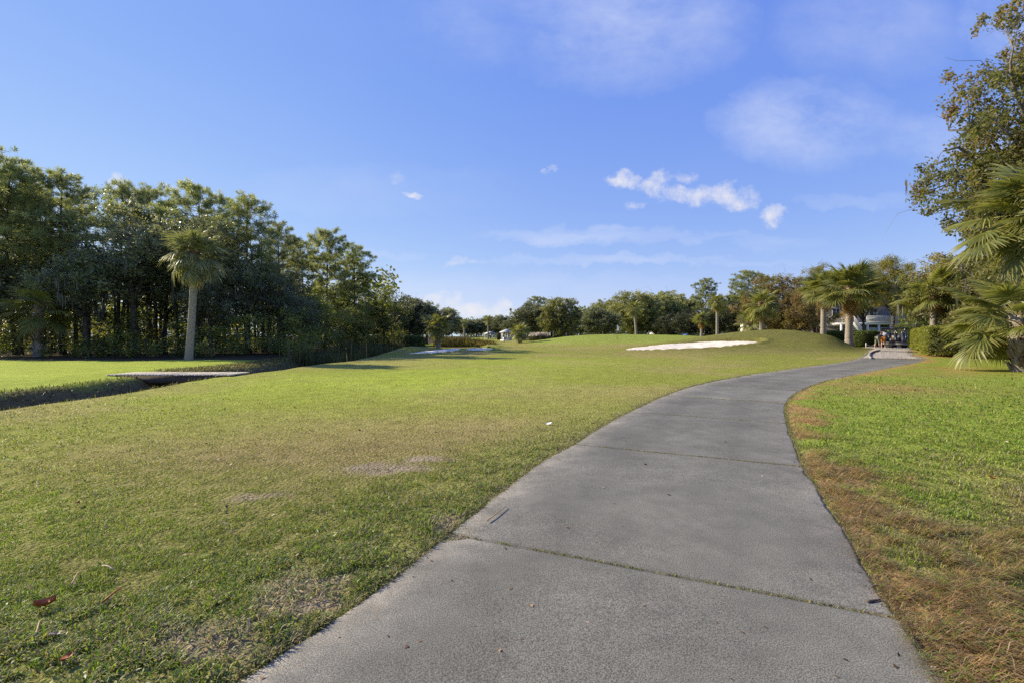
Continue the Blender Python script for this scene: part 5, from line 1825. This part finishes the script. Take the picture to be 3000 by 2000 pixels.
def grey_house():
    Y = 76; xl, xr = PX(2432, Y), PX(2790, Y)
    xc = (xl + xr) / 2; W_ = xr - xl
    t = thing('grey_house', 'grey two storey house with white deck and stairs behind the cypress trees', 'house', (xc, Y, tz(xc, Y) - .05))
    mb = MB(); mb.box((0, 5, 3.4), (W_, 9, 6.8)); mb.build('wall', M['grey_wall'], t)
    mb = MB(); mb.prism([(-W_ / 2 - .7, 6.7), (0, 9.6), (W_ / 2 + .7, 6.7)], -.2, 10.2); mb.build('roof', M['roof'], t)
    L = lambda px: PX(px, Y - 2.6) - xc
    # deck
    mb = MB(); mb.box(((L(2470) + L(2660)) / 2, -.9, 2.95), (L(2660) - L(2470), 2.7, .30)); dk = mb.build('deck', M['white'], t)
    for px in (2471, 2548, 2581, 2616, 2658):
        mb = MB(); mb.box((L(px), -2.15, 1.40), (.26, .22, 2.8)); mb.build('deck_post', M['white'], t)
    # lattice between posts
    for a, b in ((2549.5, 2580), (2582.5, 2615), (2618, 2657)):
        mb = MB(); mb.box(((L(a) + L(b)) / 2, -2.08, 1.2), (L(b) - L(a), .06, 2.3)); mb.build('lattice_panel', M['lattice'], t)
    def rail(xa, xb, nm='railing'):
        mb = MB()
        mb.box(((xa + xb) / 2, -2.2, 4.05), (xb - xa, .10, .12)); mb.box(((xa + xb) / 2, -2.2, 3.24), (xb - xa, .08, .09))
        k_ = int((xb - xa) / .16)
        for i in range(k_ + 1):
            mb.box((xa + (xb - xa) * i / k_, -2.2, 3.63), (.075, .05, .76))
        mb.build(nm, M['white'], t, kind='stuff')
    rail(L(2471), L(2492)); rail(L(2545), L(2655))
    # stairs going down to the right
    sx0, sx1 = L(2494), L(2534)
    n = 15
    for i in range(n):
        f = (i + .5) / n
        mb = MB(); mb.box((sx0 + (sx1 - sx0) * f, -2.75, 3.05 - f * 2.9), ((sx1 - sx0) / n + .06, 1.0, .07)); mb.build('stair_tread', M['white'], t)
    for yy in (-3.28, -2.24):
        for dz, nm, th in ((-.12, 'stringer', .34), (.92, 'handrail', .14)):
            mb = MB(); mb.prism([(sx0 - .1, 3.1 + dz - th / 2), (sx1, .12 + dz - th / 2), (sx1, .12 + dz + th / 2), (sx0 - .1, 3.1 + dz + th / 2)], yy - .04, yy + .04); mb.build(nm, M['white'], t)
        mb = MB()
        for i in range(22):
            f = (i + .5) / 22
            mb.box((sx0 + (sx1 - sx0) * f, yy, 3.1 - f * 2.98 + .42), (.06, .05, .92))
        mb.build('balusters', M['white'], t, kind='stuff')
    # porch roof at the left and windows
    mb = MB(); mb.box((L(2452), -.6, 2.7), (3.0, 1.3, .16)); mb.build('porch_roof', M['pale_roof'], t)
    for xx, zz in ((-7.6, 1.4), (-8.4, 4.6), (-5.6, 4.6), (-2.5, 4.6), (.8, 4.6), (4.0, 4.6), (7.2, 4.6), (7.5, 1.6)):
        window(t, xx, .46, zz, 1.1, 1.5)


M['lattice'] = mat_plain('pale_lattice', (.36, .38, .33), .8, .2, noise=.1, scale=8)
grey_house()


def pale_house():
    Y = 140; x = PX(1965, Y)
    t = thing('pale_house', 'low pale house half hidden behind the dark glossy trees', 'house', (x, Y, tz(x, Y)))
    mb = MB(); mb.box((0, 3, 1.3), (9, 6, 2.6)); mb.build('wall', M['pale_roof'], t)
    mb = MB(); mb.prism([(-5, 2.5), (0, 4.1), (5, 2.5)], -.6, 6.6); mb.build('roof', M['pale_roof'], t)
    for xx in (-2.8, 0, 2.8): window(t, xx, -.04, 1.4, .9, 1.1)
    Y = 70; x = PX(2262, Y)
    t = thing('white_cottage', 'small white cottage showing over the mound between the vines', 'house', (x, Y, tz(x, Y)))
    mb = MB(); mb.box((0, 2, 1.6), (5.4, 4, 3.2)); mb.build('wall', M['white'], t)
    mb = MB(); mb.prism([(-3.1, 3.1), (0, 4.6), (3.1, 3.1)], -.4, 4.4); mb.build('roof', M['roof'], t)
    for xx in (-1.5, 1.5): window(t, xx, -.04, 1.8, .8, 1.1)


pale_house()


def white_rails():
    x = PX(1706, 116)
    t = thing('garden_bench', 'white garden bench beside the little palm', 'bench', (x, 116, tz(x, 116)))
    mb = MB(); mb.box((0, 0, .45), (1.9, .5, .06)); mb.build('seat', M['white'], t)
    mb = MB(); mb.box((0, .26, 1.05), (1.9, .05, .08)); mb.box((0, .26, .7), (1.9, .05, .06))
    for i in range(9): mb.box((-.9 + i * .225, .26, .78), (.06, .04, .6))
    mb.build('backrest', M['white'], t)
    for sx in (-.88, .88):
        for sy in (-.2, .24):
            mb = MB(); mb.box((sx, sy, .21), (.08, .08, .45)); mb.build('leg', M['white'], t)


white_rails()


def car(label, px, Y, mat, rz=0, s=1.0, name='parked_car'):
    x = PX(px, Y)
    t = thing(name, label, 'car', (x, Y, tz(x, Y) - .02), rz, 'cars parked behind the green', s)
    mb = MB()
    mb.prism([(-2.1, .3), (2.1, .3), (2.15, .62), (1.95, .82), (1.0, .90), (-1.5, .95), (-2.1, .85)], -.85, .85); mb.build('body', mat, t)
    mb = MB(); mb.prism([(-1.5, .95), (1.0, .90), (.45, 1.38), (-1.0, 1.42)], -.72, .72); cb_ = mb.build('cabin', mat, t)
    for yy in (-.735, .735):
        mb = MB(); mb.prism([(-1.25, .99), (.72, .96), (.36, 1.31), (-.95, 1.34)], yy - .012, yy + .012); mb.build('side_window', M['glass'], cb_)
    for sx in (-1.35, 1.35):
        for sy in (-.8, .8):
            mb = MB()
            Mx = [[1, 0, 0], [0, 0, 1], [0, -1, 0]]
            mb.lathe([(.0, -.1), (.3, -.1), (.33, -.06), (.33, .06), (.3, .1), (0, .1)], (sx, sy, .33), 14, Mx); mb.build('wheel', M['tyre'], t)
    for sy in (-.6, .6):
        mb = MB(); mb.box((2.1, sy, .66), (.08, .3, .13)); mb.build('headlight', M['white'], t)


car('dark car parked just right of the tall thin palm', 1882, 118, M['car_blue'], .1)
car('dark car parked farther right behind the green', 1912, 121, M['black'], .1)
car('blue car at the right end of the long low hedge', 2022, 104, M['bright_blue'], .1)


# ---- golf carts
def golf_cart(label, x, y, rz, white=False):
    t = thing('golf_cart', label, 'golf cart', (x, y, tz(x, y) + .03), rz, 'golf carts')
    bodym = M['white'] if white else M['black']
    # local: +Y is forward, rear looks to -Y
    mb = MB(); mb.prism([(-.55, .28), (.55, .28), (.58, .36), (.58, .42), (-.58, .42), (-.58, .36)], -1.1, 1.15); mb.build('chassis', M['black'], t)
    mb = MB(); mb.box((0, -.45, .56), (1.12, .9, .30)); mb.build('rear_body', bodym, t)
    mb = MB(); mb.box((0, -.15, .76), (1.05, .48, .12)); mb.build('seat', M['grey_plastic'], t)
    mb = MB(); mb.box((0, -.42, 1.0), (1.05, .10, .36)); mb.build('seat_back', M['grey_plastic'], t)
    V = [(-.56, .42), (.56, .42), (.5, .95), (-.5, .95)]
    mb = MB(); mb.prism(V, .82, 1.05); mb.build('front_cowl', bodym, t)
    mb = MB(); mb.box((0, .9, 1.36), (1.0, .02, .75)); mb.build('windshield', M['clear'], t)
    mb = MB(); mb.prism([(-.62, 1.80), (.62, 1.80), (.60, 1.88), (.3, 1.91), (-.3, 1.91), (-.60, 1.88)], -.95, .98); mb.build('roof', M['black'] if not white else M['white'], t)
    for sx in (-.54, .54):
        mb = MB(); mb.tube(np.array([[sx, -.82, .7], [sx, -.86, 1.3], [sx, -.8, 1.81]]), .025, 6); mb.build('roof_post', M['black'], t)
        mb = MB(); mb.tube(np.array([[sx * .96, 1.0, .9], [sx * .95, .88, 1.81]]), .025, 6); mb.build('roof_post', M['black'], t)
    mb = MB(); mb.tube(np.array([[.27, .78, .9], [.27, .5, 1.1]]), .02, 6)
    mb.tube(np.array([[.27 + .17 * math.cos(a), .48 + .05 * math.sin(a), 1.12 + .16 * math.sin(a)] for a in np.linspace(0, 6.283, 13)]), .014, 5, False)
    mb.build('steering_wheel', M['black'], t)
    Mx = [[0, 0, 1], [0, 1, 0], [-1, 0, 0]]
    for sx in (-.50, .50):
        for sy in (-.62, .80):
            mb = MB(); mb.lathe([(.12, -.10), (.2, -.11), (.235, -.07), (.235, .07), (.2, .11), (.12, .10)], (sx, sy, .225), 16, Mx); w = mb.build('wheel', M['tyre'], t)
            mb = MB(); mb.lathe([(0, -.08), (.125, -.08), (.125, .08), (0, .08)], (sx, sy, .225), 12, Mx); mb.build('rim', M['grey_plastic'], w)
    mb = MB(); mb.box((0, -1.0, .50), (1.1, .26, .06)); mb.build('bag_shelf', M['grey_plastic'], t)
    mb = MB(); mb.tube(np.array([[-.5, -.9, 1.12], [.5, -.9, 1.12]]), .02, 6); mb.build('bag_bar', M['black'], t)
    mb = MB(); mb.box((0, -1.14, .36), (1.12, .06, .12)); mb.build('bumper', M['grey_plastic'], t)
    for sx in (-.46, .46):
        mb = MB(); mb.box((sx, -.915, .62), (.1, .03, .08)); mb.build('tail_light', M['tail'], t)
    return t


M['tail'] = mat_plain('tail_light', (.35, .03, .02), .3, .5)
m_, nt_, N_, L_n, B_, O_ = mat_new('clear_plastic')
B_.inputs['Base Color'].default_value = (.9, .9, .9, 1); B_.inputs['Roughness'].default_value = .05; B_.inputs['Transmission Weight'].default_value = .95; B_.inputs['IOR'].default_value = 1.05
_tcn = N_.new('ShaderNodeTexNoise'); _tcn.inputs['Scale'].default_value = 40
_mr = N_.new('ShaderNodeMapRange'); _mr.inputs['To Min'].default_value = .03; _mr.inputs['To Max'].default_value = .09
L_n.new(_tcn.outputs[0], _mr.inputs['Value']); L_n.new(_mr.outputs[0], B_.inputs['Roughness'])
M['clear'] = m_


def golf_bag(label, x, y, z, mat, seed, tilt=.16, rz=0):
    rng = np.random.default_rng(seed)
    t = thing('golf_bag', label, 'golf bag', (x, y, z), rz, 'golf bags on the carts')
    t.rotation_euler = (-tilt, 0, rz)
    mb = MB(); mb.lathe([(0, 0), (.13, 0), (.15, .04), (.14, .45), (.15, .8), (.165, .86), (.13, .87), (0, .8)], n=12); mb.build('body', mat, t, smooth_=False)
    mb = MB(); mb.lathe([(0, .1), (.085, .1), (.1, .15), (.09, .45), (0, .5)], (0, -.1, 0), 8); mb.build('pocket', mat, t)
    mb = MB(); mb.tube(np.array([[.13, -.03, .2], [.2, -.1, .5], [.13, -.03, .8]]), .015, 5); mb.build('strap', M['white'], t)
    for i in range(8):
        a = rng.random() * 6.28; r_ = .09 * rng.random() ** .5
        b = np.array([r_ * math.cos(a), r_ * math.sin(a), .7]); e = b + np.array([rng.normal() * .05, rng.normal() * .04, .28 + .2 * rng.random()])
        mb = MB(); mb.tube(np.array([b, e]), .008, 5); c = mb.build('club', M['metal'], t)
        mb = MB(); mb.box(tuple(e + np.array([.03, 0, .02])), (.10, .05, .05 if i > 2 else .09), rng.random() * 3); mb.build('club_head', M['metal'] if i > 2 else (M['white'] if i == 0 else M['black']), c)


cx, cy = PX(2630, 46.5), 46.5
RZc = -.55
ca_, sa_ = math.cos(RZc), math.sin(RZc)
loc2 = lambda x0, y0, lx, ly, rz: (x0 + lx * math.cos(rz) - ly * math.sin(rz), y0 + lx * math.sin(rz) + ly * math.cos(rz))
golf_cart('black golf cart seen from behind with two bags on its rack', cx, cy, RZc)
for i, (lx, mt, lb) in enumerate(((-.27, M['black'], 'black golf bag, left of the two on the near cart'), (.27, M['navy'], 'dark blue golf bag, right of the two on the near cart'))):
    p = loc2(cx, cy, lx, -1.0, RZc)
    golf_bag(lb, p[0], p[1], tz(*p) + .57, mt, 700 + i, rz=RZc)
cx2, cy2 = PX(2602, 49.4), 49.4
golf_cart('second golf cart standing ahead of the near cart, half hidden', cx2, cy2, RZc)
for i, (lx, lb) in enumerate(((-.27, 'golf bag with white headcover on the half hidden cart'), (.27, 'golf bag on the half hidden cart, beside the near cart roof'))):
    p = loc2(cx2, cy2, lx, -1.0, RZc)
    golf_bag(lb, p[0], p[1], tz(*p) + .57, M['navy'], 710 + i, rz=RZc)


# ---- people
def skin_obj(name, J, E, mat, parent, root=0):
    me = bpy.data.meshes.new(name)
    names = list(J)
    idx = {n: i for i, n in enumerate(names)}
    me.from_pydata([J[n][0] for n in names], [(idx[a], idx[b]) for a, b in E], [])
    me.materials.append(mat)
    o = link(name, me, parent)
    sk = o.modifiers.new('skin', 'SKIN'); sk.use_smooth_shade = True
    sv = me.skin_vertices[0].data
    for n in names:
        r = J[n][1]
        sv[idx[n]].radius = (r, r) if not hasattr(r, '__len__') else r
    sv[root].use_root = True
    ss = o.modifiers.new('sub', 'SUBSURF'); ss.levels = 1; ss.render_levels = 1
    return o


def person(label, x, y, rz, bend, arm_f, shirt, legwear, shorts, hairm, cap=None, step=.14, head_drop=.0):
    """local: +Y is where the figure faces"""
    t = thing('person', label, 'person', (x, y, tz(x, y) + .02), rz, None)
    b = bend
    def up(z, fwd=0.0):     # a point of the upper body turned about the hips
        d = z - .95
        return np.array([0, d * math.sin(b) + fwd * math.cos(b), .95 + d * math.cos(b) - fwd * math.sin(b)])
    def off(p, dx): return (p[0] + dx, p[1], p[2])
    hip, waist, chest, neck0, neck = up(.95), up(1.10), up(1.34), up(1.46), up(1.53, .01)
    hb = b * .7 + head_drop
    hd = lambda z, f=0: np.array([0, math.sin(hb) * z + math.cos(hb) * f, math.cos(hb) * z - math.sin(hb) * f])
    h1, h2, h3 = neck + hd(.06, .02), neck + hd(.14, .03), neck + hd(.21, .01)
    J = {'hip': (tuple(hip), .13), 'waist': (tuple(waist), .125), 'chest': (tuple(chest), (.15, .13)), 'neck0': (tuple(neck0), .075), 'neck': (tuple(neck), .055),
         'head1': (tuple(h1), .075), 'head2': (tuple(h2), .092), 'head3': (tuple(h3), .06), 'nose': (tuple(neck + hd(.12, .125)), .014), 'chin': (tuple(neck + hd(.05, .07)), .035)}
    E = [('hip', 'waist'), ('waist', 'chest'), ('chest', 'neck0'), ('neck0', 'neck'), ('neck', 'head1'), ('head1', 'head2'), ('head2', 'head3'), ('head2', 'nose'), ('head1', 'chin')]
    JS = {k_: J[k_] for k_ in ('hip', 'waist', 'chest', 'neck0')}
    JS = {k_: (v[0], (np.array(v[1]) + .022).tolist() if hasattr(v[1], '__len__') else v[1] + .022) for k_, v in JS.items()}
    JS['neck0'] = (J['neck0'][0], .082); JS['hip'] = (tuple(up(.90)), .15)
    ES = [('hip', 'waist'), ('waist', 'chest'), ('chest', 'neck0')]
    JL_ = {'hip': (tuple(hip), .15)}; EL = []
    fist = []
    for s, sg in (('l', -1), ('r', 1)):
        st = step * sg
        hj = off(hip, .10 * sg); J['hip' + s] = (hj, .10)
        kn = (.11 * sg, st * .5 + .04, .50); an = (.12 * sg, st, .09); toe = (.13 * sg, st + .17, .035); heel = (.12 * sg, st - .05, .045)
        J['knee' + s] = (kn, .062); J['calf' + s] = ((.115 * sg, st * .75 - .01, .34), .06); J['ank' + s] = (an, .042); J['toe' + s] = (toe, .035); J['heel' + s] = (heel, .035)
        E += [('hip', 'hip' + s), ('hip' + s, 'knee' + s), ('knee' + s, 'calf' + s), ('calf' + s, 'ank' + s), ('ank' + s, 'toe' + s), ('ank' + s, 'heel' + s)]
        JL_['hip' + s] = (hj, .118); JL_['knee' + s] = (kn, .085 if not shorts else .10); EL += [('hip', 'hip' + s), ('hip' + s, 'knee' + s)]
        if not shorts:
            JL_['ank' + s] = ((an[0], an[1], .10), .075); EL.append(('knee' + s, 'ank' + s))
        sh = off(up(1.40), .19 * sg); J['sh' + s] = (sh, .062); E.append(('chest', 'sh' + s))
        a1 = arm_f
        el = (sh[0] + .05 * sg, sh[1] + .27 * math.sin(a1), sh[2] - .27 * math.cos(a1)); wr = (el[0] - .06 * sg, el[1] + .25 * math.sin(a1 + .55), el[2] - .25 * math.cos(a1 + .55))
        J['el' + s] = (el, .043); J['wr' + s] = (wr, .029)
        E += [('sh' + s, 'el' + s), ('el' + s, 'wr' + s)]
        d = unit(np.array(wr) - np.array(el)); pc = np.array(wr) + d * .06
        J['palm' + s] = (tuple(pc), (.036, .022)); E.append(('wr' + s, 'palm' + s))
        for q in range(4):
            sp = (q - 1.5) * .02
            f1 = pc + d * .055 + np.array([sp, 0, -.005]); f2 = f1 + d * (.028 + .006 * (q in (1, 2))) + np.array([0, .004, -.018])
            J[f'f{q}a{s}'] = (tuple(f1), .009); J[f'f{q}b{s}'] = (tuple(f2), .008); E += [('palm' + s, f'f{q}a{s}'), (f'f{q}a{s}', f'f{q}b{s}')]
        th = np.array(wr) + d * .035 + np.array([-.04 * sg, .015, 0]); J['th' + s] = (tuple(th), .010); J['thb' + s] = (tuple(th + d * .03), .009); E += [('wr' + s, 'th' + s), ('th' + s, 'thb' + s)]
        JS['sh' + s] = (sh, .082); slv = tuple((np.array(sh) * .35 + np.array(el) * .65).tolist()); JS['sl' + s] = (slv, .068); ES += [('chest', 'sh' + s), ('sh' + s, 'sl' + s)]
        mb = MB()
        mb.lathe([(0, -.02), (.05, -.02), (.055, .02), (.04, .07), (0, .08)], n=10)
        mb.V[-1] = mb.V[-1] * np.array([1, 2.6, 1]) + np.array([.125 * sg, st + .06, .0])
        mb.build('shoe', M['white'], t)
    skin_obj('body', J, E, M['skin'], t)
    skin_obj('shirt', JS, ES, shirt, t)
    skin_obj('shorts' if shorts else 'trousers', JL_, EL, legwear, t)
    mb = MB(); mb.lathe([(0, .105), (.05, .10), (.085, .06), (.10, 0), (.098, -.05), (.085, -.09)], n=12)
    Mh = Matrix.Rotation(-hb, 3, 'X')
    V = mb.V[-1] @ np.array(Mh).T
    mb.V[-1] = V + neck + hd(.155, .015)
    mb.build('hair' if cap is None else 'cap', hairm if cap is None else cap, t)
    for sg in (-1, 1):
        mb = MB(); mb.lathe([(0, -.012), (.012, 0), (0, .012)], tuple(neck + hd(.145, .118) + np.array([.034 * sg, 0, 0])), 6); mb.build('eye', M['black'], t)
    return t


person('man in dark shirt and khaki trousers bending beside the golf carts', PX(2570, 46.2), 46.2, R(-70), 1.0, .9, M['dark_cloth'], M['khaki'], False, M['hair'])
person('man in pale blue shirt and orange brown shorts beside the golf carts', PX(2588, 46.8), 46.8, R(-50), .35, .8, M['blue_cloth'], M['orange_cloth'], True, M['hair'], cap=M['dark_cloth'])
person('person in blue shorts behind the right side of the near cart', PX(2653, 46.9), 46.9, R(20), .1, .4, M['grey_wall'], M['bright_blue'], True, M['hair'], cap=M['dark_cloth'])


# ---- rope barrier and edging by the gravel
def rope_post(px, Y, label):
    x = PX(px, Y); t = thing('rope_post', label, 'post', (x, Y, tz(x, Y)), 0, 'rope posts by the gravel')
    mb = MB(); mb.tube(np.array([[0, 0, -.1], [0, 0, .5]]), .035, 8); mb.build('stake', M['white'], t)
    return Vector((x, Y, tz(x, Y) + .42))


a = rope_post(2537, 46, 'short white rope post before the dark rounded hedge')
b = rope_post(2566, 47.2, 'short white rope post at the feet of the bending man')
mb = MB()
tt = np.linspace(0, 1, 12)
mb.tube(np.stack([a.x + (b.x - a.x) * tt, a.y + (b.y - a.y) * tt, a.z + (b.z - a.z) * tt - .22 * np.sin(tt * math.pi)], 1), .022, 6)
tag(mb.build('barrier_rope', M['rope']), 'pale rope sagging between two short posts by the gravel', 'rope')
# hose lying over the gravel
mb = MB()
pa, pb = np.array([PX(2585, 35.2), 35.2]), np.array([PX(2690, 33.6), 33.6])
tt = np.linspace(0, 1, 30)
xs = pa[0] + (pb[0] - pa[0]) * tt; ys = pa[1] + (pb[1] - pa[1]) * tt + .15 * np.sin(tt * 9)
mb.tube(np.stack([xs, ys, np.array([tz(u, v) + .05 for u, v in zip(xs, ys)])], 1), .03, 6)
tag(mb.build('hose', M['black']), 'dark hose lying across the gravel drive', 'hose')


def edging():
    pts = [(2552, 1046, 27.6), (2546, 1041, 29.2), (2549, 1036, 31.0), (2556, 1032, 33.0), (2566, 1029, 35), (2577, 1027.5, 37)]
    t = thing('edging_log', 'curved grey timber edging at the corner of the gravel', 'edging', (PX(2552, 30), 30, tz(PX(2552, 30), 30)))
    o = np.array(t.location)
    for (p0, _, Y0), (p1, _, Y1) in zip(pts[:-1], pts[1:]):
        A = np.array([PX(p0, Y0), Y0, tz(PX(p0, Y0), Y0) + .05]); B2 = np.array([PX(p1, Y1), Y1, tz(PX(p1, Y1), Y1) + .05])
        mb = MB(); mb.tube(np.array([A, A * .5 + B2 * .5, B2]) - o, np.array([.07, .08, .07]), 8); mb.build('log', M['stone'] if Y0 < 31 else M['wood_dark'], t)


edging()

# bunker rake
rx, ry = PX(2158, 39.3), 39.3
rk = thing('bunker_rake', 'dark rake lying at the right end of the mound bunker', 'rake', (rx, ry, float(bunk_a_z(np.array([rx]), np.array([ry]))[0]) + .12), .2)
mb = MB(); mb.tube(np.array([[-.9, 0, .02], [.8, .1, .06]]), .018, 6); mb.build('handle', M['black'], rk)
mb = MB(); mb.box((.82, .1, .04), (.06, .6, .05)); mb.build('head', M['black'], rk)
for i in range(8):
    mb = MB(); mb.box((.86, -.15 + i * .07, 0), (.02, .02, .08)); mb.build('tine', M['black'], rk)

# ---- litter near the viewer
def stick(name, label, cat, p0, p1, r, mat, zoff=.01, bend=.01, n=6):
    rng = np.random.default_rng(abs(hash(label)) % 1000 if False else len(label))
    t = np.linspace(0, 1, n)
    x = p0[0] + (p1[0] - p0[0]) * t; y = p0[1] + (p1[1] - p0[1]) * t
    z = np.array([tz(a, b) for a, b in zip(x, y)]) + zoff + bend * np.sin(t * math.pi)
    mb = MB(); mb.tube(np.stack([x + np.sin(t * 5) * bend * .4, y, z], 1), np.linspace(r, r * .6, n), 6)
    return tag(mb.build(name, mat), label, cat)


def GP(px, py):
    Y = 1984.0 / (py - 985)
    return (PX(px, Y), Y)


stick('pine_straw_stem', 'straight tan stem lying on the concrete path', 'stem', GP(1427, 1532), GP(1483, 1489), .005, M['straw'], .022, .003)
stick('bark_piece', 'short dark stick at the right end of the path joint', 'stick', GP(2541, 1766), GP(2579, 1760), .010, M['wood_dark'], .010, .001)
stick('twig', 'thin dark twig above the short stick beside the path', 'twig', GP(2553, 1727), GP(2572, 1724), .006, M['wood_dark'], .02, .004)
stick('twig', 'thin crooked twig on the right path edge near the bottom', 'twig', GP(2668, 1868), GP(2684, 1905), .005, M['wood_dark'], .02, .01)
stick('dry_stem', 'pale dry stem in the grass at lower left', 'stem', GP(205, 1732), GP(232, 1690), .005, M['straw'], .03, .01)
stick('dry_stem', 'reddish dry stem cluster in the grass at lower left', 'stem', GP(300, 1780), GP(358, 1738), .006, M['litter_leaf'], .03, .01)
stick('dry_stem', 'pale broken stem lying flat in the left grass', 'stem', GP(300, 1670), GP(335, 1682), .005, M['tan_leaf'], .03, .008)
stick('dry_stem', 'dry stem beside the bare soil at the bottom left', 'stem', GP(100, 1885), GP(120, 1835), .005, M['straw'], .03, .01)


def leaf_obj(label, px, py, s, mat, seed, curl=.3, z=.02):
    rng = np.random.default_rng(seed)
    x, y = GP(px, py)
    n = 9
    V, Q = [], []
    for i in range(n):
        f = i / (n - 1); w = math.sin(math.pi * min(1, f * .93 + .05)) ** .8 * .32 * (1 + .25 * (i % 2))
        for j in (-1, 0, 1):
            V.append([(f - .5) * s, j * w * s, curl * s * (abs(j) * .35 + (f - .5) ** 2) + .0])
    for i in range(n - 1):
        for j in range(2): Q.append([i * 3 + j, i * 3 + j + 1, (i + 1) * 3 + j + 1, (i + 1) * 3 + j])
    V = np.array(V); k_ = len(V)
    mb = MB(); mb.add(np.vstack([V, V - np.array([0, 0, .0015])]), Q + [[d + k_, c + k_, b + k_, a + k_] for a, b, c, d in Q])
    o = mb.build('fallen_leaf', mat, None, (x, y, tz(x, y) + z), (rng.uniform(-.3, .3), rng.uniform(-.5, .1), rng.uniform(0, 6)))
    return tag(o, label, 'leaf', 'fallen leaves')


leaf_obj('orange brown curled leaf in the grass at the left edge', 130, 1793, .085, M['litter_leaf'], 1, .8, .035)
leaf_obj('tan leaf low in the left corner of the grass', 155, 1883, .06, M['tan_leaf'], 2, .4, .03)
leaf_obj('pale leaf on the bare soil left of the path', 490, 1853, .055, M['tan_leaf'], 3, .3, .02)
leaf_obj('white scrap of dry leaf on the fairway left of the path', 1608, 1246, .11, M['white'], 4, .3, .02)
leaf_obj('small brown leaf right of the white scrap on the fairway', 1737, 1248, .06, M['litter_leaf'], 5, .4, .03)
leaf_obj('orange leaf in the right lawn', 2905, 1408, .06, M['litter_leaf'], 6, .5, .04)
leaf_obj('dark brown leaf near the bottom left corner', 195, 1958, .05, M['litter_leaf'], 7, .5, .03)
leaf_obj('small orange leaf in the middle of the left grass', 230, 1487, .05, M['litter_leaf'], 8, .5, .03)
